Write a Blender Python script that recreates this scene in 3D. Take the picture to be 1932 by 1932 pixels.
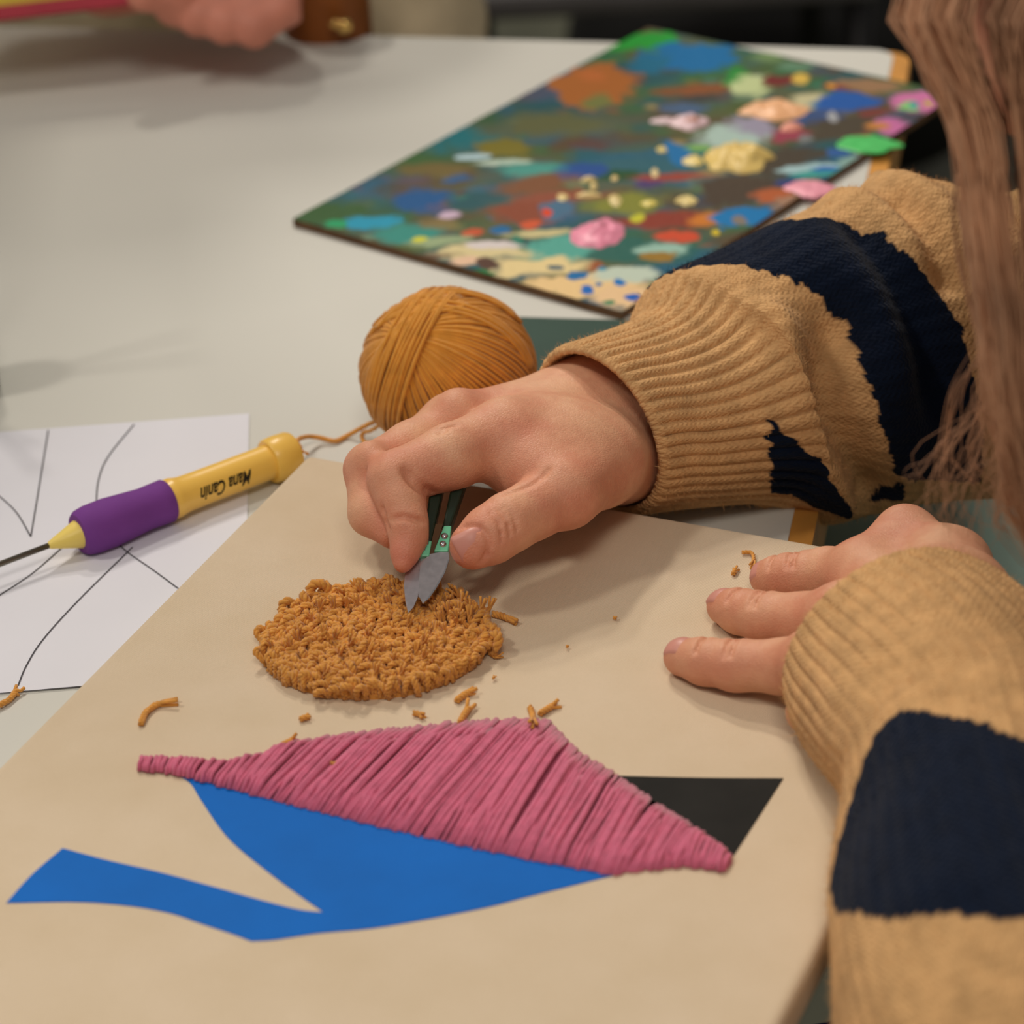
import bpy, bmesh, math, random
import numpy as np
from mathutils import Vector, Matrix

for _o in list(bpy.data.objects):
    bpy.data.objects.remove(_o)
SC = bpy.context.scene
COL = SC.collection
random.seed(7)
RNG = np.random.default_rng(7)

# ------------------------------------------------------------------ camera
FPX = 5300.0                      # focal length in pixels of a 1932 px frame
CAM = np.array([0.0, 0.0, 0.56])  # table top is z = 0
_p, _r = math.radians(30.0), math.radians(-3.0)
_f = np.array([0, math.cos(_p), -math.sin(_p)])
_R = np.array([1.0, 0, 0]); _U = np.cross(_R, _f)
CR = _R * math.cos(_r) + _U * math.sin(_r)
CU = -_R * math.sin(_r) + _U * math.cos(_r)
CF = _f
cd = bpy.data.cameras.new('camera'); cam = bpy.data.objects.new('camera', cd); COL.objects.link(cam)
cam.matrix_world = Matrix(((CR[0], CU[0], -CF[0], CAM[0]), (CR[1], CU[1], -CF[1], CAM[1]),
                           (CR[2], CU[2], -CF[2], CAM[2]), (0, 0, 0, 1)))
cd.sensor_width = 36; cd.sensor_fit = 'HORIZONTAL'; cd.lens = 36 * FPX / 1932
cd.clip_start = 0.05; cd.clip_end = 50
cd.dof.use_dof = True; cd.dof.focus_distance = 1.03; cd.dof.aperture_fstop = cd.lens / 11.0
SC.camera = cam

# ------------------------------------------------------------------ world, lamps, exposure
w = bpy.data.worlds.new('room_light'); SC.world = w; w.use_nodes = True
w.node_tree.nodes['Background'].inputs[0].default_value = (1.0, 0.93, 0.86, 1)
w.node_tree.nodes['Background'].inputs[1].default_value = 0.22
def area(name, loc, target, sx, sy, power, color):
    l = bpy.data.lights.new(name, 'AREA'); l.shape = 'RECTANGLE'; l.size = sx; l.size_y = sy
    l.energy = power; l.color = color
    o = bpy.data.objects.new(name, l); COL.objects.link(o); o.location = loc
    o.rotation_euler = (Vector(target) - Vector(loc)).to_track_quat('-Z', 'Y').to_euler()
    return o
WARM = (1.0, 0.91, 0.80)
area('ceiling_or_fill_lamp', (-0.45, 2.1, 1.75), (0, 1, 0), 0.14, 0.14, 9.5, WARM)
area('ceiling_or_fill_lamp', (-0.25, 2.6, 1.85), (0, 1, 0), 0.14, 0.14, 12.5, WARM)
area('ceiling_or_fill_lamp', (-0.60, 3.1, 2.1), (0, 1, 0), 0.16, 0.16, 16, WARM)
area('ceiling_or_fill_lamp', (-1.3, 0.7, 1.9), (0, 1, 0), 0.25, 0.25, 12, WARM)
area('ceiling_or_fill_lamp', (0.1, -0.5, 2.1), (0, 0.9, 0), 0.6, 0.6, 17, WARM)  # added front fill evening out the near side, not a room fixture
SC.view_settings.view_transform = 'Standard'; SC.view_settings.look = 'None'
SC.view_settings.gamma = 1.0; SC.view_settings.use_curve_mapping = False
SC.view_settings.exposure = -0.20

# ------------------------------------------------------------------ placing helpers
def ray(u, v):
    return CF + CR * ((u - 966) / FPX) - CU * ((v - 966) / FPX)
def P(u, v, z=0.0):               # where the line of sight meets the height z
    d = ray(u, v); return CAM + d * ((z - CAM[2]) / d[2])
def Q(u, v, d):                   # the point at depth d
    return CAM + ray(u, v) * d
def proj(p):
    p = np.asarray(p) - CAM
    d = p @ CF
    return np.stack([966 + FPX * (p @ CR) / d, 966 - FPX * (p @ CU) / d], -1)

# ------------------------------------------------------------------ noise
def _h(ix, iy, iz, seed):
    n = (ix * 374761393 + iy * 668265263 + iz * 2147483647 + seed * 144665) & 0xffffffff
    n = ((n ^ (n >> 13)) * 1274126177) & 0xffffffff
    return ((n ^ (n >> 16)) & 0xffff) / 65535.0
def noise(p, seed=0):             # value noise in 0..1 for points (n,3)
    p = np.asarray(p, float); i = np.floor(p).astype(np.int64); f = p - i; f = f * f * (3 - 2 * f)
    out = 0
    for dx in (0, 1):
        for dy in (0, 1):
            for dz in (0, 1):
                wgt = (f[..., 0] if dx else 1 - f[..., 0]) * (f[..., 1] if dy else 1 - f[..., 1]) * (f[..., 2] if dz else 1 - f[..., 2])
                out = out + wgt * _h(i[..., 0] + dx, i[..., 1] + dy, i[..., 2] + dz, seed)
    return out
def fbm(p, seed=0, o=4):
    s, a, t = 0, 1.0, 0
    for k in range(o):
        s = s + a * noise(np.asarray(p) * 2 ** k, seed + k * 17); t += a; a *= .5
    return s / t

# ------------------------------------------------------------------ materials
def lin(c):
    c = [x / 255 for x in c]
    return tuple(x / 12.92 if x <= .04045 else ((x + .055) / 1.055) ** 2.4 for x in c) + (1,)
class NT:
    def __init__(s, name):
        s.m = bpy.data.materials.new(name); s.m.use_nodes = True; s.t = s.m.node_tree
        s.b = s.t.nodes['Principled BSDF']; s.out = s.t.nodes['Material Output']
    def n(s, typ, **kw):
        nd = s.t.nodes.new(typ)
        for k, v in kw.items():
            if k[0] == 'i' and k[1:].isdigit(): nd.inputs[int(k[1:])].default_value = v
            else: setattr(nd, k, v)
        return nd
    def l(s, a, b): s.t.links.new(a, b)
    def math(s, op, a, b=None):
        nd = s.n('ShaderNodeMath', operation=op)
        for i, x in enumerate((a, b)):
            if x is None: continue
            if isinstance(x, (int, float)): nd.inputs[i].default_value = x
            else: s.l(x, nd.inputs[i])
        return nd.outputs[0]
    def bump(s, h, strength, dist):
        nd = s.n('ShaderNodeBump'); nd.inputs['Strength'].default_value = strength
        nd.inputs['Distance'].default_value = dist; s.l(h, nd.inputs['Height']); s.l(nd.outputs[0], s.b.inputs['Normal'])
    def noise(s, scale, detail=4, coord='Object'):
        tc = s.n('ShaderNodeTexCoord'); nz = s.n('ShaderNodeTexNoise')
        nz.inputs['Scale'].default_value = scale; nz.inputs['Detail'].default_value = detail
        s.l(tc.outputs[coord], nz.inputs['Vector']); return nz.outputs['Fac']
    def mix(s, fac, a, b, mode='MIX'):
        nd = s.n('ShaderNodeMix', data_type='RGBA', blend_type=mode)
        for i, x in ((0, fac), (6, a), (7, b)):
            if isinstance(x, (int, float, tuple)): nd.inputs[i].default_value = x
            else: s.l(x, nd.inputs[i])
        return nd.outputs[2]
    def ramp(s, x, a, b):
        nd = s.n('ShaderNodeMapRange'); nd.inputs[1].default_value = a; nd.inputs[2].default_value = b
        s.l(x, nd.inputs[0]); return nd.outputs[0]
def mat(name, col, rough=.7, var=.12, scale=60, bump=0, bscale=400, bdist=.001, sheen=0, spec=.3, metal=0):
    t = NT(name); c = lin(col)
    dark = tuple(x * (1 - var) for x in c[:3]) + (1,); lite = tuple(min(1, x * (1 + var)) for x in c[:3]) + (1,)
    t.l(t.mix(t.ramp(t.noise(scale), .3, .7), dark, lite), t.b.inputs['Base Color'])
    t.b.inputs['Roughness'].default_value = rough; t.b.inputs['Specular IOR Level'].default_value = spec
    t.b.inputs['Metallic'].default_value = metal
    if sheen:
        t.b.inputs['Sheen Weight'].default_value = sheen; t.b.inputs['Sheen Roughness'].default_value = .5
    if bump: t.bump(t.noise(bscale, 3), bump, bdist)
    return t.m
def attr_mat(name, rough=.6, spec=.3, bump=0, bscale=300, bdist=.001, sheen=0, attr='Col'):
    t = NT(name); a = t.n('ShaderNodeAttribute', attribute_name=attr)
    t.l(a.outputs['Color'], t.b.inputs['Base Color']); t.b.inputs['Roughness'].default_value = rough
    t.b.inputs['Specular IOR Level'].default_value = spec
    if sheen: t.b.inputs['Sheen Weight'].default_value = sheen
    if bump: t.bump(t.noise(bscale, 3), bump, bdist)
    return t.m

# ------------------------------------------------------------------ objects
WORLD = {}
def link(o, parent=None, M=None):
    COL.objects.link(o)
    M = M or Matrix.Identity(4)
    o.matrix_basis = M; WORLD[o.name] = M.copy()
    if parent is not None:
        o.parent = parent; o.matrix_parent_inverse = WORLD[parent.name].inverted()
    return o
def tag(o, label, cat, group=None):
    o['label'] = label; o['category'] = cat
    if group: o['group'] = group
    return o
def thing(name, loc, label, cat, group=None):
    o = bpy.data.objects.new(name, None); o.empty_display_size = .02
    link(o, None, Matrix.Translation(Vector([float(x) for x in loc])))
    return tag(o, label, cat, group)
def me(name, V, Fs, m, smooth=True, cols=None, uv=None):
    d = bpy.data.meshes.new(name)
    V = np.asarray(V, np.float32)
    if isinstance(Fs, np.ndarray):
        n, k = Fs.shape
        d.vertices.add(len(V)); d.vertices.foreach_set('co', V.ravel())
        d.loops.add(n * k); d.loops.foreach_set('vertex_index', Fs.astype(np.int32).ravel())
        d.polygons.add(n); d.polygons.foreach_set('loop_start', np.arange(0, n * k, k, dtype=np.int32))
        d.polygons.foreach_set('loop_total', np.full(n, k, np.int32)); d.update(calc_edges=True)
    else:
        d.from_pydata([tuple(map(float, v)) for v in V], [], [tuple(map(int, f)) for f in Fs])
    d.polygons.foreach_set('use_smooth', np.full(len(d.polygons), bool(smooth)))
    for nm, c in (cols or {}).items():
        c = np.asarray(c, np.float32)
        if c.ndim == 1:
            a = d.attributes.new(nm, 'FLOAT', 'POINT'); a.data.foreach_set('value', c)
        else:
            if c.shape[1] == 3: c = np.concatenate([c, np.ones((len(c), 1), np.float32)], 1)
            a = d.attributes.new(nm, 'FLOAT_COLOR', 'POINT'); a.data.foreach_set('color', c.ravel())
    if uv is not None:
        a = d.attributes.new('knit', 'FLOAT_VECTOR', 'POINT')
        a.data.foreach_set('vector', np.concatenate([uv, np.zeros((len(uv), 1))], 1).astype(np.float32).ravel())
    d.materials.append(m); d.validate(); return d
def obj(name, mesh, parent=None, M=None):
    return link(bpy.data.objects.new(name, mesh), parent, M)

class MB:                          # collects geometry for one mesh
    def __init__(s): s.V = []; s.F = []; s.n = 0
    def add(s, V, Fs):
        V = np.asarray(V, float); s.V.append(V); s.F += [tuple(i + s.n for i in f) for f in Fs]; s.n += len(V)
    def box(s, c, ax, ay, az):      # centre and three half-axis vectors
        c, ax, ay, az = map(np.asarray, (c, ax, ay, az))
        V = [c + ax * i + ay * j + az * k for k in (-1, 1) for j in (-1, 1) for i in (-1, 1)]
        s.add(V, [(0, 2, 3, 1), (4, 5, 7, 6), (0, 1, 5, 4), (2, 6, 7, 3), (0, 4, 6, 2), (1, 3, 7, 5)])
    def tube(s, path, rad, sides=8, cap=True):
        V, Fs = tube(path, rad, sides, cap); s.add(V, Fs)
    def get(s, name, m, smooth=True): return me(name, np.concatenate(s.V), s.F, m, smooth)
def frames(path):
    path = np.asarray(path, float); t = np.gradient(path, axis=0); t /= np.linalg.norm(t, axis=1)[:, None] + 1e-12
    a = np.array([0, 0, 1.0]) if abs(t[0][2]) < .9 else np.array([1.0, 0, 0])
    n = np.cross(t[0], a); n /= np.linalg.norm(n); N = [n]
    for i in range(1, len(path)):
        n = n - t[i] * (n @ t[i]); n /= np.linalg.norm(n) + 1e-12; N.append(n)
    N = np.array(N); return t, N, np.cross(t, N)
def tube(path, rad, sides=8, cap=True):
    path = np.asarray(path, float); n = len(path); t, N, B = frames(path)
    rad = np.broadcast_to(np.asarray(rad, float), (n,))
    a = np.arange(sides) * 2 * math.pi / sides
    V = (path[:, None] + rad[:, None, None] * (np.cos(a)[None, :, None] * N[:, None] + np.sin(a)[None, :, None] * B[:, None])).reshape(-1, 3)
    Fs = [(i * sides + j, i * sides + (j + 1) % sides, (i + 1) * sides + (j + 1) % sides, (i + 1) * sides + j) for i in range(n - 1) for j in range(sides)]
    if cap: Fs += [tuple(range(sides))[::-1], tuple((n - 1) * sides + j for j in range(sides))]
    return V, Fs
def spline(pts, n):               # smooth curve through the points
    pts = np.asarray(pts, float); k = len(pts)
    if k == 2: return pts[0] + (pts[1] - pts[0]) * np.linspace(0, 1, n)[:, None]
    e = np.vstack([2 * pts[0] - pts[1], pts, 2 * pts[-1] - pts[-2]])
    x = np.linspace(0, k - 1 - 1e-9, n); i = x.astype(int); f = (x - i)[:, None]
    p0, p1, p2, p3 = e[i], e[i + 1], e[i + 2], e[i + 3]
    return .5 * (2 * p1 + (p2 - p0) * f + (2 * p0 - 5 * p1 + 4 * p2 - p3) * f ** 2 + (3 * p1 - p0 - 3 * p2 + p3) * f ** 3)
def rope(path, r, turn=.005, plies=3, sides=5, fray=0):
    path = np.asarray(path, float); t, N, B = frames(path)
    s = np.concatenate([[0], np.cumsum(np.linalg.norm(np.diff(path, axis=0), axis=1))])
    mb = MB()
    for k in range(plies):
        a = s / turn * 2 * math.pi + k * 2 * math.pi / plies
        off = np.full(len(s), r * .55)
        if fray: a = np.minimum(a, a[int(len(a) * .72)]); off = off * (1 + fray * np.clip(s / s[-1] * 3.4 - 2.4, 0, 1) * (.8 + .9 * k))
        mb.tube(path + off[:, None] * (np.cos(a)[:, None] * N + np.sin(a)[:, None] * B), r * .56, sides)
    return np.concatenate(mb.V), mb.F
def lathe(prof, a, b, sides=32):  # profile (t along a->b in metres, radius)
    a, b = np.asarray(a), np.asarray(b); d = (b - a) / np.linalg.norm(b - a)
    path = np.array([a + d * t for t, _ in prof]); n = np.cross(d, [0, 0, 1]); n /= np.linalg.norm(n); bb = np.cross(d, n)
    an = np.arange(sides) * 2 * math.pi / sides
    V = np.concatenate([p + r * (np.cos(an)[:, None] * n + np.sin(an)[:, None] * bb) for p, (_, r) in zip(path, prof)])
    k = len(prof)
    Fs = [(i * sides + j, i * sides + (j + 1) % sides, (i + 1) * sides + (j + 1) % sides, (i + 1) * sides + j) for i in range(k - 1) for j in range(sides)]
    Fs += [tuple(range(sides))[::-1], tuple((k - 1) * sides + j for j in range(sides))]
    return V, Fs
def poly_prism(pts, z0, z1):
    n = len(pts); V = [(x, y, z1) for x, y in pts] + [(x, y, z0) for x, y in pts]
    a = sum(pts[i][0] * pts[(i + 1) % n][1] - pts[(i + 1) % n][0] * pts[i][1] for i in range(n))
    top = list(range(n)) if a > 0 else list(range(n))[::-1]
    Fs = [tuple(top), tuple(n + i for i in top[::-1])]
    for k in range(n):
        i, j = top[k], top[(k + 1) % n]; Fs.append((i, n + i, n + j, j))
    return V, Fs
def bevel(o, w_, seg=3, angle=.6):
    m = o.modifiers.new('bevel', 'BEVEL'); m.width = w_; m.segments = seg; m.limit_method = 'ANGLE'; m.angle_limit = angle
    return o
def unit(v): v = np.asarray(v, float); return v / np.linalg.norm(v)

# ------------------------------------------------------------------ implicit surfaces for bodies
import openvdb
class Field:
    def __init__(s, lo, hi, h):
        s.h = h; s.lo = np.asarray(lo, float); s.n = np.ceil((np.asarray(hi) - s.lo) / h).astype(int) + 1
        s.a = np.full(tuple(s.n), .03, np.float32)
    def box(s, lo, hi):
        i0 = np.clip(((lo - s.lo) / s.h).astype(int), 0, s.n); i1 = np.clip(((hi - s.lo) / s.h).astype(int) + 2, 0, s.n)
        g = [s.lo[k] + s.h * np.arange(i0[k], i1[k], dtype=np.float32) for k in range(3)]
        return tuple(slice(i0[k], i1[k]) for k in range(3)), np.ix_(*g)
    def cone(s, a, b, ra, rb, k=.004, sub=False):
        a, b = np.asarray(a, float), np.asarray(b, float); m = max(ra, rb) + .026
        sl, (X, Y, Z) = s.box(np.minimum(a, b) - m, np.maximum(a, b) + m)
        if s.a[sl].size == 0: return
        ba = b - a; L = ba @ ba + 1e-12
        px, py, pz = X - a[0], Y - a[1], Z - a[2]
        h = np.clip((px * ba[0] + py * ba[1] + pz * ba[2]) / L, 0, 1)
        d = np.sqrt((px - h * ba[0]) ** 2 + (py - h * ba[1]) ** 2 + (pz - h * ba[2]) ** 2) - (ra + (rb - ra) * h)
        s.put(sl, d.astype(np.float32), k, sub)
    def put(s, sl, d, k, sub=False):
        c = s.a[sl]
        if sub:
            d = -d; hh = np.maximum(k - np.abs(c - d), 0) / k; s.a[sl] = np.maximum(c, d) + hh * hh * k / 4
        else:
            hh = np.maximum(k - np.abs(c - d), 0) / k; s.a[sl] = np.minimum(c, d) - hh * hh * k / 4
    def chain(s, pts, k=.004):     # pts: (point, radius)
        for (a, ra), (b, rb) in zip(pts[:-1], pts[1:]): s.cone(a, b, ra, rb, k)
    def merge(s, o, k):
        s.put((slice(None),) * 3, o.a, k)
    def mesh(s):
        g = openvdb.FloatGrid(.03); g.copyFromArray(s.a); V, T = None, None
        V, Qd = g.convertToQuads(0.0)
        return np.asarray(V) * s.h + s.lo, np.asarray(Qd)[:, ::-1].astype(np.int32)

# ================================================================== setting
m_floor = mat('dark_floor', (100, 102, 84), .5, .25, 6)
fl = obj('floor', me('floor', [(-4, -3, -.74), (5, -3, -.74), (5, 8, -.74), (-4, 8, -.74)], [(0, 1, 2, 3)], m_floor, False))
fl['kind'] = 'structure'; fl['label'] = 'dark greenish grey floor behind the table'

# ------------------------------------------------------------------ table
TC = P(1703, 90)[:2]                                   # far right corner of the table top
_d1 = unit(P(1510, 1000)[:2] - TC); _d2 = np.array([_d1[1], -_d1[0]])   # along the right edge; along the far edge
if _d2[0] > 0: _d2 = -_d2
def tpt(a, b, z): q = TC + _d1 * a + _d2 * b; return np.array([q[0], q[1], z])
m_white = mat('white_laminate', (210, 210, 203), .6, .02, 5, .02, 60, .0005, spec=.12)
m_band = mat('oak_edge_band', (206, 146, 70), .45, .2, 30, .1, 200)
table = thing('table', tpt(.6, .8, -.74), 'large white laminate table with oak edge, everything lies on it', 'table')
def rounded(a0, a1, b0, b1, r, n=6):
    out = []
    for ca, cb, s0 in ((a1 - r, b1 - r, 0), (a0 + r, b1 - r, 90), (a0 + r, b0 + r, 180), (a1 - r, b0 + r, 270)):
        for k in range(n + 1):
            t = math.radians(s0 + 90 * k / n); q = tpt(ca + r * math.cos(t), cb + r * math.sin(t), 0); out.append((q[0], q[1]))
    return out
obj('table_top', me('table_top', *poly_prism(rounded(0.004, 1.3, 0.004, 1.7, .012), -.03, 0), m_white, False), table)
ob = rounded(.0052, 1.304, -.0055, 1.704, .014)
V, Fs = poly_prism(ob, -.0305, -.0006); obj('edge_band', me('edge_band', V, Fs, m_band, False), table)
m_leg = mat('grey_steel', (120, 120, 118), .35, .1, 20, metal=.8)
for a, b in ((.1, .1), (1.2, .1), (.1, 1.6), (1.2, 1.6)):
    mb = MB(); mb.tube([tpt(a, b, -.74), tpt(a, b, -.03)], .022, 16); obj('leg', mb.get('leg', m_leg), table)

# ------------------------------------------------------------------ paint-covered board
BL, BT, BR_, BB = [P(u, v, .004)[:2] for u, v in ((560, 412), (1225, 50), (1805, 180), (1165, 592))]
_bo = (BL + BT + BR_ + BB) / 4; _e1 = unit((BT - BL) + (BR_ - BB)); _e2 = np.array([_e1[1], -_e1[0]])
_l1 = (np.linalg.norm(BT - BL) + np.linalg.norm(BR_ - BB)) / 2; _l2 = (np.linalg.norm(BB - BL) + np.linalg.norm(BR_ - BT)) / 2
def bpt(s, t): return _bo + _e1 * (s - .5) * _l1 + _e2 * (t - .5) * _l2
NS, NTT = 430, 280
S, T = np.meshgrid(np.linspace(0, 1, NS), np.linspace(0, 1, NTT), indexing='ij')
XY = _bo + _e1 * ((S.ravel() - .5) * _l1)[:, None] + _e2 * ((T.ravel() - .5) * _l2)[:, None]
X3 = np.concatenate([XY, np.zeros((len(XY), 1))], 1)
wx = (fbm(X3 * 60, 3) - .5) * .022 + (fbm(X3 * 300, 5, 2) - .5) * .006
wy = (fbm(X3 * 60, 9) - .5) * .03 + (fbm(X3 * 300, 11, 2) - .5) * .008
def L3(c): return np.array(lin(c)[:3])
pc = np.zeros((len(XY), 3)); ph = np.zeros(len(XY))
base = [(34, 84, 92), (78, 92, 44), (26, 92, 122), (88, 70, 46), (46, 104, 62), (96, 92, 60)]
fields = np.stack([fbm(X3 * np.array([26, 30, 1]) + k * 7.3, 20 + k, 3) for k in range(len(base))], 1)
fields = np.exp((fields - fields.max(1, keepdims=True)) * 20); fields /= fields.sum(1, keepdims=True)
pc = fields @ np.stack([L3(c) for c in base])
def dab(u, v, ru, rv, col, soft=.25, rise=.0002, ang=0, op=1.0):
    global pc, ph
    c = P(u, v, .004)[:2]; dep = (np.array([c[0], c[1], 0]) - CAM) @ CF; rx = ru * dep / FPX; ry = rv * dep / FPX / .47
    dx = XY[:, 0] - c[0] + wx * min(1.0, rx / .012); dy = XY[:, 1] - c[1] + wy * min(1.0, ry / .02)
    a = math.radians(ang); x2 = dx * math.cos(a) + dy * math.sin(a); y2 = -dx * math.sin(a) + dy * math.cos(a)
    d = np.sqrt((x2 / rx) ** 2 + (y2 / ry) ** 2)
    k = np.clip((1 + soft / 2 - d) / soft, 0, 1)[:, None] * op
    pc = pc * (1 - k) + L3(col) * k; ph = np.maximum(ph * (1 - k[:, 0] * .3), k[:, 0] * rise)
rp = random.Random(12)
pal = [(30, 110, 150), (120, 112, 50), (60, 130, 110), (150, 84, 48), (40, 84, 140), (96, 60, 50), (130, 150, 120), (170, 150, 90), (36, 120, 70), (90, 80, 110), (20, 90, 110), (70, 70, 54)]
for _ in range(130):                # overlapping brush smears
    s_, t_ = rp.random(), rp.random(); uv_ = proj(np.array([*bpt(s_, t_), .004]))
    big = rp.random() < .3
    dab(uv_[0], uv_[1], rp.uniform(22, 60) if big else rp.uniform(5, 20), rp.uniform(8, 20) if big else rp.uniform(3, 8), rp.choice(pal), rp.uniform(.4, 1.1), .0001, rp.uniform(-50, 50), rp.uniform(.35, .8))
for a in [
    (620, 405, 120, 40, (52, 92, 48), .9), (760, 300, 120, 34, (58, 98, 52), .9), (900, 220, 60, 20, (52, 90, 60), .8), (880, 260, 80, 26, (20, 112, 122), .7),
    (1210, 78, 66, 24, (28, 150, 48), .3), (1300, 108, 88, 36, (8, 106, 164), .15), (1235, 120, 40, 30, (20, 105, 140), .4), (1120, 160, 86, 46, (168, 100, 40), .2),
    (1130, 190, 30, 15, (116, 122, 66), .6), (1115, 145, 30, 16, (184, 104, 48), .6), (1310, 170, 70, 12, (132, 78, 40), .5), (1330, 185, 40, 8, (60, 62, 60), .5),
    (1385, 150, 22, 26, (40, 138, 56), .4), (1410, 162, 38, 22, (190, 204, 150), .4), (1440, 110, 30, 14, (110, 140, 90), .5), (1490, 128, 40, 10, (96, 136, 108), .6),
    (1468, 152, 32, 11, (112, 38, 36), .3), (1505, 150, 16, 10, (214, 180, 80), .4), (1540, 135, 26, 12, (66, 78, 84), .4), (1576, 166, 30, 10, (128, 48, 34), .4),
    (1568, 164, 9, 6, (228, 160, 50), .4), (1520, 190, 36, 18, (196, 190, 150), .5), (1560, 195, 30, 12, (110, 150, 140), .5),
    (1050, 235, 130, 28, (96, 100, 64), .9), (1290, 205, 60, 10, (70, 96, 130), .6), (1370, 258, 62, 26, (168, 194, 186), .5), (1420, 240, 42, 24, (150, 146, 168), .5),
    (1480, 258, 44, 12, (150, 60, 80), .5), (1640, 160, 60, 14, (150, 116, 84), .5), (1600, 192, 66, 20, (30, 88, 168), .3), (1545, 222, 40, 18, (52, 80, 130), .5),
    (1590, 240, 90, 26, (74, 66, 52), .4, .0001, 34), (1480, 300, 90, 26, (70, 62, 50), .4, .0001, 34), (1380, 360, 100, 24, (72, 60, 48), .5, .0001, 30),
    (1660, 215, 40, 9, (120, 56, 50), .5), (1750, 190, 64, 34, (204, 116, 168), .25), (1690, 245, 40, 20, (196, 110, 164), .3), (1722, 202, 20, 11, (130, 200, 120), .3),
    (1728, 200, 10, 6, (28, 146, 170), .3), (1752, 196, 8, 6, (190, 170, 70), .3), (1720, 222, 20, 4, (70, 40, 40), .3), (1655, 240, 26, 8, (196, 130, 60), .5),
    (1570, 220, 8, 12, (160, 164, 170), .4), (1520, 262, 14, 8, (120, 124, 126), .6),
    (1575, 290, 20, 9, (46, 92, 160), .3), (1520, 318, 52, 9, (160, 194, 200), .4), (1545, 328, 40, 8, (60, 156, 150), .4), (1548, 322, 22, 6, (20, 96, 178), .3),
    (1600, 310, 30, 14, (130, 166, 160), .5), (1480, 345, 36, 8, (50, 60, 120), .4), (1450, 372, 40, 18, (176, 92, 50), .5), (1490, 385, 40, 16, (160, 124, 100), .5),
    (1200, 320, 110, 30, (44, 96, 110), .9), (1160, 335, 60, 12, (30, 78, 40), .4), (1090, 325, 52, 22, (30, 76, 146), .35), (1275, 290, 22, 26, (20, 110, 170), .3),
    (1310, 280, 26, 8, (120, 170, 90), .5), (1280, 335, 80, 9, (150, 66, 54), .5), (1230, 350, 36, 9, (76, 60, 110), .5),
    (955, 278, 40, 22, (120, 112, 34), .35), (905, 296, 36, 7, (176, 206, 216), .3), (945, 308, 40, 6, (186, 206, 190), .4), (1000, 320, 60, 16, (70, 150, 140), .7),
    (1015, 350, 70, 24, (124, 80, 50), .6), (860, 335, 30, 12, (40, 90, 140), .6), (830, 320, 60, 16, (110, 96, 50), .7), (810, 378, 56, 26, (18, 84, 142), .5),
    (700, 420, 46, 16, (28, 150, 184), .4), (634, 424, 26, 9, (30, 158, 104), .4), (760, 440, 60, 18, (50, 140, 130), .6), (850, 405, 26, 8, (200, 176, 200), .4),
    (1000, 400, 84, 26, (136, 70, 46), .5), (1060, 375, 90, 14, (140, 76, 54), .6), (1050, 400, 40, 18, (70, 110, 140), .5), (1005, 424, 20, 9, (206, 88, 50), .4), (885, 440, 26, 9, (196, 84, 48), .3),
    (1030, 402, 10, 8, (214, 70, 36), .3), (945, 436, 18, 9, (22, 104, 160), .3), (1190, 385, 70, 18, (128, 132, 50), .7), (1250, 415, 90, 18, (136, 56, 40), .5), (1200, 410, 14, 10, (196, 196, 50), .5),
    (1280, 446, 42, 13, (204, 76, 44), .3), (1330, 415, 30, 14, (200, 120, 40), .6), (1405, 412, 66, 24, (10, 118, 182), .2), (1400, 420, 14, 10, (130, 120, 110), .4), (1353, 440, 9, 6, (214, 190, 40), .3),
    (1180, 475, 120, 30, (38, 98, 88), .5), (1250, 470, 40, 14, (150, 190, 176), .5), (1040, 470, 76, 26, (84, 166, 152), .4), (1025, 440, 60, 8, (200, 190, 140), .5), (980, 470, 12, 34, (20, 120, 100), .4),
    (1246, 486, 30, 10, (150, 116, 40), .3), (1120, 505, 18, 10, (150, 84, 44), .4),
    (830, 455, 60, 10, (150, 170, 130), .7), (900, 478, 90, 18, (214, 200, 150), .5), (930, 465, 50, 9, (214, 206, 206), .4), (1010, 505, 90, 20, (226, 206, 150), .4),
    (1100, 540, 110, 22, (232, 200, 144), .35), (1190, 560, 70, 20, (230, 196, 150), .4), (880, 495, 40, 8, (226, 190, 160), .5), (1180, 520, 70, 14, (190, 206, 190), .5), (790, 452, 12, 6, (206, 206, 50), .4),
    (917, 500, 20, 11, (84, 56, 44), .25), (885, 517, 40, 7, (14, 122, 64), .3), (800, 485, 60, 7, (110, 90, 70), .6),
    (1085, 522, 20, 10, (14, 108, 170), .25), (1110, 548, 14, 9, (10, 104, 190), .2), (1170, 535, 11, 7, (20, 116, 190), .2), (1195, 562, 16, 7, (14, 96, 190), .2), (1150, 572, 12, 4, (40, 130, 90), .3),
    (1130, 538, 7, 4, (30, 110, 170), .3), (1045, 507, 16, 5, (26, 84, 110), .3), (1135, 510, 8, 5, (50, 140, 170), .3),
]: dab(*a)
ph = ph + (fbm(X3 * 400, 40, 3) - .5) * .0003
Vb = np.concatenate([XY, (.0042 + ph)[:, None]], 1)
idx = np.arange(NS * NTT).reshape(NS, NTT)
Fq = np.stack([idx[:-1, :-1], idx[:-1, 1:], idx[1:, 1:], idx[1:, :-1]], -1).reshape(-1, 4)[:, ::-1]
m_paint = attr_mat('dried_paint', .62, .22, .1, 900, .0003)
board = thing('painting_board', (*_bo, 0), 'wooden board covered in many coloured dried paint, lying near the far table edge', 'board')
m_ply = mat('stained_plywood', (96, 70, 46), .7, .3, 80, .2, 400)
mb = MB(); mb.box([*_bo, .0021], [*(_e1 * _l1 / 2), 0], [*(_e2 * _l2 / 2), 0], [0, 0, .0019])
obj('panel', mb.get('panel', m_ply, False), board)
obj('paint_layer', me('paint_layer', Vb, Fq, m_paint, True, {'Col': pc}), board)
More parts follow.
